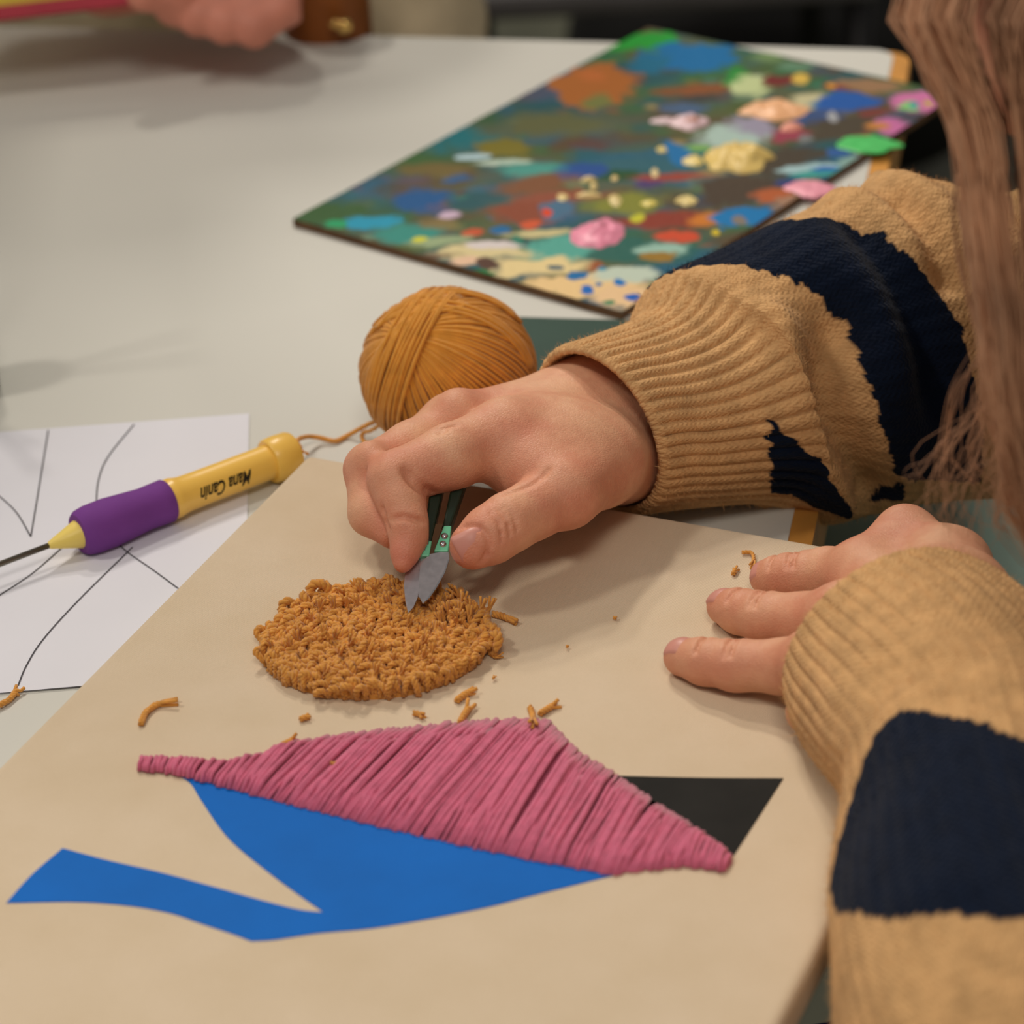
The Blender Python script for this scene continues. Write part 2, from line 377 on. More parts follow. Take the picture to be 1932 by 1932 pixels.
def dollop(u, v, ru, rv, h, col, seed, lobes=5, label=None):
    c = P(u, v, .0045); dep = (c - CAM) @ CF; rx, ry = ru * dep / FPX, rv * dep / FPX / .5
    n, k = 16, 40; V = [(c[0], c[1], 0)]; V = []
    th = np.arange(k) * 2 * math.pi / k
    for i in range(n + 1):
        q = i / n
        for j in range(k):
            a = th[j]; w_ = 1 + .42 * (fbm(np.array([[math.cos(a) * 1.6, math.sin(a) * 1.6, seed]]), seed)[0] - .5) * 2
            x, y = q * rx * w_ * math.cos(a), q * ry * w_ * math.sin(a)
            z = h * (1 - q ** 2.4) * (.1 + 1.3 * fbm(np.array([[x * 200, y * 120, seed * 1.7]]), seed + 3, 3)[0])
            V.append((c[0] + x, c[1] + y, .0043 + max(0, z) - (.0004 if i == n else 0)))
    Fs = [(i * k + j, i * k + (j + 1) % k, (i + 1) * k + (j + 1) % k, (i + 1) * k + j) for i in range(n) for j in range(k)]
    Fs = [f[::-1] for f in Fs]
    o = obj('paint_dollop', me('paint_dollop', V, Fs, mat('acrylic', col, .4, .12, 200, .2, 500, .0005, spec=.5)), board)
    if label: o['label'] = label
for i, a in enumerate([(1128, 442, 50, 34, .006, (240, 150, 178), 2), (1390, 300, 66, 34, .009, (232, 204, 122), 5), (1306, 303, 20, 12, .003, (234, 212, 130), 6),
        (1460, 208, 62, 26, .005, (244, 186, 138), 8), (1492, 240, 22, 10, .003, (236, 160, 140), 9), (1532, 354, 46, 20, .002, (240, 160, 180), 12),
        (1300, 230, 38, 18, .004, (226, 196, 204), 15), (1250, 228, 22, 7, .002, (226, 200, 208), 16), (1640, 272, 54, 22, .0009, (78, 200, 104), 21), (1110, 340, 16, 4, .002, (236, 214, 146), 31), (1120, 352, 7, 9, .002, (236, 214, 146), 32),
        (1112, 368, 26, 5, .002, (236, 214, 146), 33), (1062, 372, 12, 8, .0022, (236, 214, 146), 34), (1225, 384, 15, 8, .002, (238, 222, 120), 35), (1294, 379, 20, 11, .003, (238, 218, 146), 36),
        (1160, 336, 9, 7, .002, (236, 206, 140), 37), (1248, 282, 10, 7, .002, (230, 210, 130), 38), (1160, 378, 14, 14, .002, (226, 206, 140), 39), (1236, 325, 8, 14, .002, (226, 206, 150), 40),
        (1306, 232, 16, 7, .0062, (176, 112, 84), 41)]): dollop(*a)

# ------------------------------------------------------------------ green cutting mat
m_mat = mat('green_vinyl', (40, 70, 60), .6, .08, 30, .1, 500)
a_, b_, c_ = P(975, 606)[:2], P(1150, 611)[:2], None
ex = unit(b_ - a_); ey = np.array([ex[1], -ex[0]])
cut = tag(obj('cutting_mat', me('cutting_mat', *poly_prism([tuple(a_), tuple(a_ + ex * .15), tuple(a_ + ex * .15 + ey * .11), tuple(a_ + ey * .11)], .0002, .0022), m_mat, False)),
          'dark green cutting mat lying behind the yarn ball', 'cutting mat')

# ------------------------------------------------------------------ sheet of paper with printed outlines
pA, pB = P(470, 780, .0005)[:2], P(467, 960, .0005)[:2]; pD = unit(pB - pA); pE = np.array([pD[1], -pD[0]])
if pE[0] > 0: pE = -pE
PH = abs((P(60, 1302.5, .0005)[:2] - pA) @ pD)
paper = thing('paper_sheet', (*(pA + pD * .1 + pE * .1), 0), 'white paper sheet printed with thin outlines, lying under the punch needle pen', 'paper')
n = 40; gx, gy = np.meshgrid(np.linspace(0, .297, n), np.linspace(0, PH, n), indexing='ij')
pp = pA + pE * gx.ravel()[:, None] + pD * gy.ravel()[:, None]
pz = .0005 + .0006 * fbm(np.concatenate([pp * 14, np.zeros((len(pp), 1))], 1), 3, 2) * 0
idx = np.arange(n * n).reshape(n, n)
Fq = np.stack([idx[:-1, :-1], idx[1:, :-1], idx[1:, 1:], idx[:-1, 1:]], -1).reshape(-1, 4)[:, ::-1]
m_paper = mat('white_paper', (226, 227, 236), .75, .015, 20)
so = obj('sheet', me('sheet', np.concatenate([pp, pz[:, None]], 1), Fq, m_paper), paper)
m_line = mat('printer_ink', (70, 68, 74), .7, .05, 20)
def ink(pts, w_=.00028, n=24, z=.0008):
    q = spline([P(u, v, z) for u, v in pts], n); t = np.gradient(q, axis=0)[:, :2]; t /= np.linalg.norm(t, axis=1)[:, None]
    nn = np.stack([-t[:, 1], t[:, 0], np.zeros(n)], 1) * w_
    V = np.concatenate([q + nn, q - nn]); Fs = [(i, n + i, n + i + 1, i + 1)[::-1] for i in range(n - 1)]
    obj('printed_line', me('printed_line', V, [f[::-1] for f in Fs], m_line, False), paper)
for l in ([(91, 811), (75, 910), (58, 1012)], [(-60, 890), (0, 937), (32, 968), (58, 1012)], [(253, 800), (206, 858), (187, 900), (182, 950), (190, 1000)],
          [(-20, 1136), (0, 1122), (60, 1082), (120, 1030)], [(225, 1028), (245, 1045), (286, 1073), (327, 1103), (380, 1142)],
          [(250, 1032), (150, 1130), (82, 1205), (50, 1255), (34, 1293)], [(-60, 1313), (0, 1308), (64, 1302.5), (128, 1297), (200, 1291)]): ink(l)

# ------------------------------------------------------------------ stretched canvas with the yarn design
ZC = .018
def C(u, v, z=ZC): return P(u, v, z)
c0 = C(580, 855)[:2]; ce = unit(C(1580, 1030)[:2] - c0); cdn = np.array([ce[1], -ce[0]])
CWID = .290; CLEN = .40
canvas = thing('stretched_canvas', (*(c0 + ce * CWID / 2 + cdn * CLEN / 2), 0), 'stretched cream canvas with blue, black, pink and golden yarn design', 'canvas')
t = NT('cream_cotton_canvas')
tc = t.n('ShaderNodeTexCoord'); mp = t.n('ShaderNodeMapping'); mp.inputs['Rotation'].default_value = (0, 0, math.atan2(ce[1], ce[0])); t.l(tc.outputs['Object'], mp.inputs['Vector'])
sp = t.n('ShaderNodeSeparateXYZ'); t.l(mp.outputs[0], sp.inputs[0])
sx = t.math('SINE', t.math('MULTIPLY', sp.outputs[0], 2 * math.pi / .00075)); sy = t.math('SINE', t.math('MULTIPLY', sp.outputs[1], 2 * math.pi / .00075))
wv = t.math('ADD', t.math('MULTIPLY', sx, sy), t.math('MULTIPLY', t.noise(900, 2), 1.2))
t.bump(wv, .4, .0004)
nz = t.ramp(t.noise(30, 5), .3, .7); c1 = t.mix(nz, lin((226, 207, 178)), lin((234, 216, 190)))
c2 = t.mix(t.math('MULTIPLY', t.ramp(wv, -1.5, 2.5), .4), c1, lin((196, 172, 138)))
t.l(c2, t.b.inputs['Base Color']); t.b.inputs['Roughness'].default_value = .9; t.b.inputs['Specular IOR Level'].default_value = .1; t.b.inputs['Sheen Weight'].default_value = .1
m_canvas = t.m
cc = [c0, c0 + ce * CWID, c0 + ce * CWID + cdn * CLEN, c0 + cdn * CLEN]
o = obj('cloth', me('cloth', *poly_prism([tuple(q) for q in cc], .0015, ZC), m_canvas, False), canvas); bevel(o, .0035, 4)
m_pine = mat('pine_bar', (196, 160, 110), .6, .2, 40)
for a, b, q in ((c0, ce, cdn), (c0, cdn, ce), (cc[2], -ce, -cdn), (cc[2], -cdn, -ce)):
    L = CWID if abs(a @ a - 1) >= 0 and (b is ce or np.allclose(b, -ce)) else CLEN
    mid = a + b * L / 2 + q * .018; mb = MB(); mb.box([*mid, .0012], [*(b * (L / 2 - .006)), 0], [*(q * .012), 0], [0, 0, .001]); obj('stretcher_bar', mb.get('stretcher_bar', m_pine, False), canvas)
def cpoly(pts, z): return [tuple(C(u, v, z)[:2]) for u, v in pts]
def smooth_outline(segs, z):      # each seg is a curve through pixel points
    out = []
    for s in segs:
        q = spline([[u, v] for u, v in s], 6 * len(s)) if len(s) > 2 else np.array(s, float)
        out += [tuple(C(u, v, z)[:2]) for u, v in q[:-1]]
    return out
m_blue = mat('blue_fabric_paint', (4, 104, 196), .75, .06, 40, .3, 1200, .0003, spec=.2)
m_black = mat('black_fabric_paint', (34, 34, 32), .8, .25, 40, .3, 1200, .0003, spec=.2)
blue = smooth_outline([[(12, 1703), (60, 1650), (118, 1600)], [(118, 1600), (200, 1622), (300, 1645), (400, 1672), (500, 1700), (565, 1716), (611, 1721)],
    [(611, 1721), (560, 1685), (500, 1640), (430, 1580), (380, 1510), (360, 1478), (335, 1461)], [(335, 1461), (560, 1500), (800, 1560), (1160, 1640)],
    [(1160, 1650), (1000, 1690), (900, 1715), (720, 1748), (600, 1760), (520, 1772), (474, 1775)], [(474, 1775), (440, 1762), (380, 1742), (320, 1722), (240, 1708), (140, 1701), (12, 1703)]], ZC + .0003)
o = obj('painted_shape', me('painted_shape', *poly_prism(blue, ZC - .0004, ZC + .0003), m_blue, False), canvas); o['label'] = 'flat blue painted bird-tail shape'
black = smooth_outline([[(1150, 1463), (1320, 1467), (1478, 1468)], [(1478, 1468), (1384, 1614)], [(1384, 1614), (1300, 1600), (1150, 1480)]], ZC + .0003)
o = obj('painted_shape', me('painted_shape', *poly_prism(black, ZC - .0004, ZC + .0003), m_black, False), canvas); o['label'] = 'black painted triangle'

# pink satin stitches
m_pink = mat('pink_yarn', (208, 106, 136), .85, .12, 300, .5, 1800, .0004, sheen=.3, spec=.1)
up = [(262, 1438), (300, 1433), (420, 1441), (470, 1431), (560, 1401), (700, 1381), (850, 1366), (990, 1357), (1035, 1363), (1090, 1420), (1160, 1463), (1260, 1531), (1340, 1583), (1381, 1620)]
lo = [(264, 1452), (340, 1463), (430, 1488), (560, 1521), (700, 1556), (850, 1590), (1000, 1622), (1150, 1650), (1230, 1640), (1290, 1634), (1330, 1640), (1368, 1645), (1381, 1630)]
mapx = ([262, 340, 430, 510, 650, 800, 870, 960, 1117, 1160, 1290, 1368], [266, 358, 475, 640, 820, 995, 1034, 1082, 1205, 1245, 1322, 1380])
def yat(c, x): return float(np.interp(x, [p[0] for p in c], [p[1] for p in c]))
back = cpoly(up + lo[::-1], ZC)
panel = obj('stitched_panel', me('stitched_panel', *poly_prism(back, ZC - .0003, ZC + .0003), m_pink, False), canvas); panel['label'] = 'pink satin stitch panel'
xs = []; x = 264.0
while x < 1368: xs.append(x); x += random.uniform(7.6, 9.6)
xs2 = sorted(random.uniform(440, 1300) for _ in range(75))
for i, x in enumerate(xs + xs2):
    x1 = float(np.interp(x, *mapx)) + random.uniform(-5, 5) * (1 if 420 < x < 1300 else .3); over = i >= len(xs)
    a = np.array(C(x + random.uniform(-2, 2), yat(lo, x) + random.uniform(-1, 3), ZC + .0004)); b = np.array(C(x1, yat(up, x1) + random.uniform(-3, 1), ZC + .0004))
    if over:
        f0, f1 = sorted((random.uniform(0, .5), random.uniform(.5, 1)))
        side = (b - a); sh = np.array([side[1], -side[0], 0]); sh = sh / np.linalg.norm(sh) * random.uniform(-.001, .001); a, b = a + side * (f0 * .3) + sh, a + side * (1 - (1 - f1) * .3) - sh
    n = 7; q = a + (b - a) * np.linspace(0, 1, n)[:, None]
    hgt = .0014 + random.uniform(0, .0014) + (.0007 if over else 0)
    q[:, 2] += hgt * (1 - np.abs(np.linspace(-1, 1, n)) ** 6)
    Lh = np.linalg.norm(b - a); sd = np.array([b[1] - a[1], a[0] - b[0], 0]) / (Lh + 1e-9)
    q += sd * (np.sin(np.linspace(0, math.pi, n)) * random.uniform(-.0006, .0006))[:, None]
    V, Fs = tube(q, random.uniform(.0007, .0012), 6); obj('stitch', me('stitch', V, Fs, m_pink), panel)

# golden loop pile
m_gold = mat('golden_yarn', (220, 156, 74), .85, .16, 250, .5, 1600, .0004, sheen=.25, spec=.1)
gc = C(711, 1220)[:2]; GRX, GRY = .0415, .0355
disc = [tuple(gc + np.array([GRX * .96 * math.cos(a), GRY * .96 * math.sin(a)])) for a in np.linspace(0, 2 * math.pi, 48, endpoint=False)]
pile = obj('loop_pile_patch', me('loop_pile_patch', *poly_prism(disc, ZC - .0003, ZC + .002), m_gold, False), canvas); pile['label'] = 'round golden brown loop pile patch, slightly shaggy'
loops = []
for k in range(10):
    h, wd, ln = random.uniform(.0048, .0066), random.uniform(.0012, .0020), random.uniform(-.0012, .0012)
    a = np.linspace(0, math.pi, 13)
    path = np.stack([-wd * np.cos(a) * (1 + .5 * np.sin(a)), ln * np.sin(a) + .0006 * np.sin(2 * a + k), h * np.sin(a) ** .6], 1)
    if k >= 8:                       # cut, frayed tufts
        path = np.stack([np.linspace(0, .002, 8), np.linspace(0, ln, 8), np.linspace(0, .0105, 8)], 1)
        V, Fs = rope(path, .00095, .006, 3, 4, fray=.8)
    else:
        V, Fs = rope(path, .00128, .0042, 3, 4)
    loops.append((V, Fs))
lm = [me('yarn_loop', V, Fs, m_gold) for V, Fs in loops]
spots = []
r = .0008; ring = 0
while r < 1.0 * GRX:
    cnt = max(1, int(2 * math.pi * r / .0026)); off = random.random() * 6
    for k in range(cnt):
        a = off + k * 2 * math.pi / cnt; rr = r / GRX
        x, y = rr * GRX * math.cos(a), rr * GRY * math.sin(a)
        edge = r > .9 * GRX
        j = .0007 if edge else .0009
        kind = random.choice(range(8)) if (edge or random.random() < .93) else random.choice((8, 9))
        if x > .022 and y > .004 and random.random() < .35: kind = random.choice((8, 9))
        ori = a + math.pi / 2 + random.gauss(0, .45 if edge else .9)
        tilt = random.gauss(0, .28 if edge else .3)
        M = Matrix.Translation((gc[0] + x + random.uniform(-j, j), gc[1] + y + random.uniform(-j, j), ZC + .0008)) @ Matrix.Rotation(ori, 4, 'Z') @ Matrix.Rotation(tilt, 4, 'X') @ Matrix.Rotation(random.gauss(0, .15), 4, 'Y')
        sc = random.uniform(.9, 1.1) * (1.0 if edge else random.uniform(.85, 1.05)); M = M @ Matrix.Diagonal((sc, sc, sc, 1))
        if edge: M = Matrix.Translation((0.0, 0, 0)) @ M
        spots.append((y, kind, M))
    r += .0023
spots.sort(key=lambda s: s[0])
for y, kind, M in spots[:300]: obj('yarn_loop', lm[kind], pile, M)
mb = MB()
for y, kind, M in spots[300:]:
    V, Fs = loops[kind]; A = np.array(M); mb.add(V @ A[:3, :3].T + A[:3, 3], Fs)
o = obj('loop_pile', mb.get('loop_pile', m_gold), pile); o['kind'] = 'stuff'
# taller stray loops standing out of the pile
for (u, v, s, rot) in ((606, 1118, 1.45, .3), (546, 1140, 1.3, .8), (932, 1205, 1.4, 1.9), (925, 1185, 1.2, 2.2), (860, 1150, 1.3, .2), (900, 1160, 1.3, .9), (745, 1165, 1.2, 1.4), (575, 1130, 1.3, 2.0), (660, 1110, 1.15, .1)):
    q = P(u, v + 25, ZC + .001)
    obj('yarn_loop', lm[random.randrange(8)], pile, Matrix.Translation(q) @ Matrix.Rotation(rot, 4, 'Z') @ Matrix.Rotation(random.uniform(-.5, .5), 4, 'X') @ Matrix.Diagonal((s * 1.1, s, s, 1)))

# ------------------------------------------------------------------ loose yarn clippings
def clip(pts, label, rad=.00105, z=ZC + .0012, fray=.7, n=16, name='yarn_clipping'):
    q = spline([P(u, v, z + (dz if len(pp_) else 0)) for (u, v, *pp_) in pts for dz in [pp_[0] if pp_ else 0]], n)
    V, Fs = rope(q, rad, .0045, 3, 5, fray)
    tag(obj(name, me(name, V, Fs, m_gold)), label, 'yarn clipping', 'loose golden yarn clippings')
clip([(265, 1366), (276, 1344), (298, 1329), (336, 1324)], 'long curved golden yarn clipping left of the round patch', .0013)
clip([(566, 1357), (584, 1351)], 'tiny golden yarn clipping between the round patch and the pink panel')
clip([(530, 1407), (546, 1399), (560, 1394)], 'frayed golden yarn tuft at the upper edge of the pink panel', .0011, ZC + .0016, 1.2)
clip([(780, 1345), (790, 1347), (800, 1351)], 'short golden yarn clipping below the middle of the round patch')
clip([(861, 1322), (878, 1310), (897, 1301)], 'slanted golden yarn clipping just below the right of the round patch', .0013)
clip([(868, 1363), (879, 1344), (891, 1328)], 'upright slanted golden yarn clipping above the pink panel', .0013, ZC + .0014, .9)
clip([(1000, 1334), (1005, 1350), (1006, 1368, .003)], 'golden yarn clipping leaning over the tip of the pink panel', .0012)
clip([(1018, 1347), (1034, 1337), (1053, 1326)], 'golden yarn clipping beside the tip of the pink panel', .0012)
clip([(930, 1158), (950, 1163), (974, 1174)], 'single golden yarn clipping right of the round patch', .0013, ZC + .0014, .2)
clip([(1400, 1042), (1418, 1043), (1422, 1056), (1418, 1070)], 'hooked golden yarn clipping by the fingertips of the flat hand', .0008)
clip([(1383, 1083), (1390, 1071)], 'tiny golden yarn clipping near the topmost fingertip', .0009)
clip([(1157, 1165), (1163, 1166)], 'golden yarn crumb alone on the bare canvas', .0006)
clip([(1068, 1219), (1072, 1220)], 'faint golden yarn crumb on the bare canvas right of the round patch', .0005)
clip([(922, 1232), (936, 1240), (948, 1236)], 'wispy golden fluff at the right rim of the round patch', .0006, ZC + .001, 1.5)
clip([(930, 1280), (934, 1276)], 'golden yarn speck below the right rim of the round patch', .0005)
clip([(-8, 1334), (14, 1322), (30, 1306), (36, 1298)], 'frayed golden yarn clipping at the lower edge of the paper', .0012, .0016, 1.3)
clip([(624, 1439), (634, 1441)], 'pale yarn crumb caught on the pink panel', .0006, ZC + .0032)

# ------------------------------------------------------------------ punch needle pen
m_yel = mat('yellow_plastic', (246, 200, 92), .32, .04, 20, spec=.5)
m_tip = mat('pale_yellow_plastic', (240, 214, 110), .4, .04, 20, spec=.4)
m_pur = mat('purple_foam', (118, 62, 142), .75, .06, 60, .2, 1500, .0003, spec=.2)
m_steel = mat('needle_steel', (120, 116, 104), .35, .1, 30, metal=.9)
tipP = P(90, 1030, .0095); endP = P(556, 853, .0098)
pdir = unit(endP - tipP); PL = np.linalg.norm(endP - tipP)
pen = thing('punch_needle_pen', (*((tipP + endP) / 2)[:2], .001), 'yellow and purple punch needle pen lying across the paper', 'punch needle')
def pt(t): return tipP + pdir * t
def lath(name, prof, m, lbl=None):
    V, Fs = lathe(prof, tipP, endP, 40); o = obj(name, me(name, V, Fs, m), pen)
    if lbl: o['label'] = lbl
    mm = o.modifiers.new('es', 'EDGE_SPLIT'); mm.split_angle = .7
    return o
k = PL
lath('cone_tip', [(0, .0009), (.001, .0016), (.12 * k, .0058), (.17 * k, .0066)], m_tip, 'pale yellow cone')
lath('grip', [(.118 * k, .0062), (.12 * k, .0080), (.135 * k, .0092), (.17 * k, .0099), (.24 * k, .0100), (.31 * k, .0093), (.38 * k, .0086), (.44 * k, .0088), (.468 * k, .0089), (.475 * k, .0084), (.476 * k, .006)], m_pur, 'purple foam grip')
lath('barrel', [(.44 * k, .0078), (.478 * k, .0081), (.49 * k, .0084), (.50 * k, .0084), (.512 * k, .0080), (.535 * k, .0075), (.60 * k, .0073), (.90 * k, .0072)], m_yel, 'yellow barrel')
lath('end_cap', [(.888 * k, .0074), (.889 * k, .0088), (.896 * k, .0093), (.93 * k, .0096), (.98 * k, .0094), (.992 * k, .0088), (.996 * k, .0076), (.996 * k, .003)], m_yel, 'glossy yellow end cap')
mb = MB(); mb.tube([pt(.006) , pt(-.035), pt(-.075)], [.00115, .00115, .0009], 12); obj('needle', mb.get('needle', m_steel), pen)
# lettering along the barrel (upside down as seen from here)
m_ink = mat('black_print', (30, 24, 14), .5, .1, 50)
cu = bpy.data.curves.new('lettering', 'FONT'); cu.body = 'Mana Canin'; cu.size = 1.0; cu.shear = .55; cu.offset = .022; cu.resolution_u = 3
to = bpy.data.objects.new('lettering_tmp', cu); COL.objects.link(to)
dg = bpy.context.evaluated_depsgraph_get(); tm = bpy.data.meshes.new_from_object(to.evaluated_get(dg))
bmm = bmesh.new(); bmm.from_mesh(tm); bmesh.ops.triangulate(bmm, faces=bmm.faces[:])
bmesh.ops.subdivide_edges(bmm, edges=bmm.edges[:], cuts=2)
tv = np.array([v.co[:] for v in bmm.verts]); tf = [tuple(v.index for v in f.verts) for f in bmm.faces]
bmm.free(); bpy.data.objects.remove(to); bpy.data.meshes.remove(tm); bpy.data.curves.remove(cu)
tv[:, 0] -= tv[:, 0].min(); Lx = tv[:, 0].max()
t0, t1 = .785 * k, .570 * k       # the first letter starts near the cap
sc_ = abs(t0 - t1) / Lx
along = t0 - tv[:, 0] * sc_; arc = (tv[:, 1] - .3) * sc_ * 1.6
rad = np.interp(along, [.5 * k, .535 * k, .60 * k, .90 * k], [.0084, .0075, .0073, .0072]) + .00012
vdir = unit(CAM - (tipP + endP) / 2); side = unit(np.cross(pdir, vdir)); vperp = unit(np.cross(side, pdir))
if vperp @ vdir < 0: vperp = -vperp
dn = side if (side @ CU) < 0 else -side
ang = arc / .0073 + .36
V = tipP + along[:, None] * pdir + rad[:, None] * (np.cos(ang)[:, None] * vperp + np.sin(ang)[:, None] * dn)
obj('lettering', me('lettering', V, tf, m_ink, False), pen)['label'] = 'black script lettering'

# ------------------------------------------------------------------ ball of golden yarn
bc = P(845, 698, .0335); RX, RZ = .0358, .0325
ball = thing('yarn_ball', (bc[0], bc[1], 0), 'wound ball of golden brown yarn standing behind the right hand', 'yarn ball')
m_ball = mat('golden_ball_yarn', (212, 146, 58), .85, .12, 200, .5, 1500, .0004, sheen=.25, spec=.1)
def bfr(a, b, c=None):
    c = math.sqrt(max(0, 1 - a * a - b * b)) if c is None else c
    return unit(CR * a + CU * b - CF * c)
def on_ball(d, lift=1.0): d = d / np.linalg.norm(d, axis=-1, keepdims=True); return bc + d * np.array([RX, RX, RZ]) * (lift[:, None] if isinstance(lift, np.ndarray) else lift)
uvs = bpy.data.meshes.new('core'); bm_ = bmesh.new(); bmesh.ops.create_uvsphere(bm_, u_segments=32, v_segments=20, radius=1)
for v in bm_.verts: v.co = Vector((bc[0] + v.co.x * RX * .955, bc[1] + v.co.y * RX * .955, bc[2] + v.co.z * RZ * .955))
bm_.to_mesh(uvs); bm_.free(); uvs.materials.append(m_ball); obj('core', uvs, ball)
def meridians(pole, a0, a1, n, lift, name, lo_=0, hi_=1, jit=.012):
    p = unit(pole); q = unit(np.cross(p, [.3, .2, .9])); s = np.cross(p, q); mb = MB()
    for i in range(n):
        ph_ = 2 * math.pi * (lo_ + (hi_ - lo_) * i / n) + random.uniform(-jit, jit); e = q * math.cos(ph_) + s * math.sin(ph_)
        th = np.linspace(a0 + random.uniform(-.05, .05), a1, 22); d = np.cos(th)[:, None] * p + np.sin(th)[:, None] * e
        d = d + .05 * np.sin(th * 2.0)[:, None] * np.cross(p, e)
        mb.tube(on_ball(d, lift + random.uniform(-.018, .012)), .00086, 6)
    obj(name, mb.get(name, m_ball), ball)
meridians(bfr(-.48, .42), .10, 2.9, 104, 1.0, 'winding')
def band(p3, n, w0, w1, lift, name, a0=-1.6, a1=1.6):
    A, B, C_ = [bfr(*p) for p in p3]; nn = unit(np.cross(B - A, C_ - A)); off = A @ nn
    mb = MB(); ctr = unit(B - nn * (B @ nn)); tt = np.cross(nn, ctr)
    for i in range(n):
        o_ = off + (w0 + (w1 - w0) * i / max(1, n - 1)) + random.uniform(-.008, .008); o_ = max(-.95, min(.95, o_)); rr = math.sqrt(1 - o_ * o_)
        th = np.linspace(a0 + random.uniform(-.1, .1), a1 + random.uniform(-.1, .1), 26)
        wob = .035 * math.sin(i * 1.7) * np.sin(th * 1.5 + i)
        d = nn * o_ + nn * wob[:, None] + rr * (np.cos(th)[:, None] * ctr + np.sin(th)[:, None] * tt)
        lf = lift + .012 * math.sin(i * 2.4) - .05 * (np.abs(th) / 1.6) ** 4
        mb.tube(on_ball(d, lf), .0009, 6)
    obj(name, mb.get(name, m_ball), ball)
nsgn = np.cross(bfr(-.3, .13) - bfr(-.06, .71), bfr(-.5, -.84) - bfr(-.06, .71)) @ CR
sg = -1 if nsgn > 0 else 1
band([(-.05, .70), (-.33, .10), (-.52, -.82)], 15, 0, sg * .40, 1.045, 'winding_band')
band([(-.28, .66), (-.72, .12), (-.80, -.50)], 7, 0, sg * .10, 1.03, 'winding_band', -1.2, 1.2)
band([(-.30, .70), (.15, .66), (.80, .22)], 7, 0, .13, 1.03, 'winding_band', -1.3, 1.2)
band([(-.42, .78), (.0, .90), (.45, .82)], 5, 0, .06, 1.04, 'winding_band', -.9, .9)
mb = MB(); hp = bfr(-.1, .80); hq = unit(np.cross(hp, CR)); hs = np.cross(hp, hq)
for i in range(5):
    th = np.linspace(.2 + i * .3, 4.6 + i * .2, 26); rr = .25 - i * .03
    d = hp + rr * (np.cos(th)[:, None] * hq * .75 + np.sin(th)[:, None] * hs * 1.3); mb.tube(on_ball(d, 1.035 - .012 * i), .0009, 6)
obj('winding_crown', mb.get('winding_crown', m_ball), ball)
yarn = spline([P(548, 848, .010), P(566, 846, .010), P(560, 832, .009), P(578, 824, .006), P(604, 826, .003), P(632, 832, .0015), P(655, 822, .0015), P(684, 806, .006), P(704, 796, .012), P(722, 788, .02)], 80)
V, Fs = rope(yarn, .00105, .0045, 3, 5); obj('loose_end', me('loose_end', V, Fs, m_gold), ball)['label'] = 'loose yarn running into the pen'
yarn = spline([P(720, 800, .016), P(700, 812, .008), P(684, 818, .003), P(688, 834, .0015), P(712, 832, .004), P(735, 815, .012)], 30)
V, Fs = rope(yarn, .001, .0045, 3, 5); obj('loose_loop', me('loose_loop', V, Fs, m_gold), ball)
yarn = spline([P(558, 846, .012), P(572, 852, .011), P(582, 857, .010)], 12)
V, Fs = rope(yarn, .0006, .0045, 2, 5); obj('yarn_tail', me('yarn_tail', V, Fs, m_gold), pen)

# ------------------------------------------------------------------ thread snips
def SN(u, v, off=0.0):            # the plane the snips lie in, leaning back from the tip
    d = 1.0075 + (1152 - v) / FPX * .62; return Q(u, v, d - off)
_sa = SN(785, 1152); _sn = unit(np.cross(SN(860, 1152) - _sa, SN(785, 930) - _sa))
if _sn @ CF > 0: _sn = -_sn
def plate(name, pts, m, z0, z1, parent, bev=0, lbl=None):
    q = np.array([SN(u, v) for u, v in pts]); n = len(q)
    c = q.mean(0); nn = np.cross(q[1] - q[0], q[2] - q[0])
    area2 = sum(np.cross(q[i] - c, q[(i + 1) % n] - c) for i in range(n)) @ _sn
    if area2 < 0: q = q[::-1]
    V = np.concatenate([q + _sn * z1, q + _sn * z0]); Fs = [tuple(range(n)), tuple(range(2 * n - 1, n - 1, -1))] + [(i, n + i, n + (i + 1) % n, (i + 1) % n) for i in range(n)]
    o = obj(name, me(name, V, Fs, m, False), parent)
    if bev: bevel(o, bev, 2)
    if lbl: o['label'] = lbl
    return o
snips = thing('thread_snips', _sa, 'small thread snips with mint and dark green handles held in the right hand', 'scissors')
m_blade = mat('brushed_steel', (196, 190, 196), .33, .1, 400, .1, 900, .0002, metal=.85)
m_blade2 = mat('bright_steel', (214, 208, 212), .24, .1, 400, .1, 900, .0002, metal=.9)
m_mint = mat('mint_plastic', (120, 214, 172), .4, .04, 30, spec=.5)
m_dgreen = mat('dark_green_plastic', (26, 44, 30), .4, .1, 30, spec=.4)
m_rivet = mat('rivet_steel', (200, 200, 205), .2, .05, 30, metal=.95)
m_brass = mat('brown_tang', (104, 76, 52), .5, .1, 60, metal=.4)
plate('blade', [(770, 1157), (765, 1135), (762, 1105), (765, 1080), (772, 1056), (806, 1052), (800, 1066), (794, 1100), (788, 1128), (780, 1146)], m_blade, -.0006, .0003, snips, 0, 'left steel blade')
plate('blade', [(798, 1143), (790, 1128), (791, 1100), (793, 1066), (812, 1050), (846, 1043), (848, 1060), (840, 1085), (824, 1114), (810, 1134)], m_blade2, .0010, .0018, snips, 0, 'right steel blade')
plate('cutting_edge', [(799, 1143), (810, 1134), (824, 1114), (840, 1085), (848, 1060), (845, 1062), (837, 1085), (821, 1113), (808, 1132)], m_rivet, .0016, .0021, snips, 0, 'bright ground edge')
plate('tang', [(806, 1058), (816, 1055), (836, 992), (822, 992)], m_brass, .0002, .0012, snips)
plate('handle', [(798, 1030), (814, 1027), (842, 900), (850, 840), (815, 840), (812, 920)], m_dgreen, -.004, .002, snips, .0008, 'dark green handle')
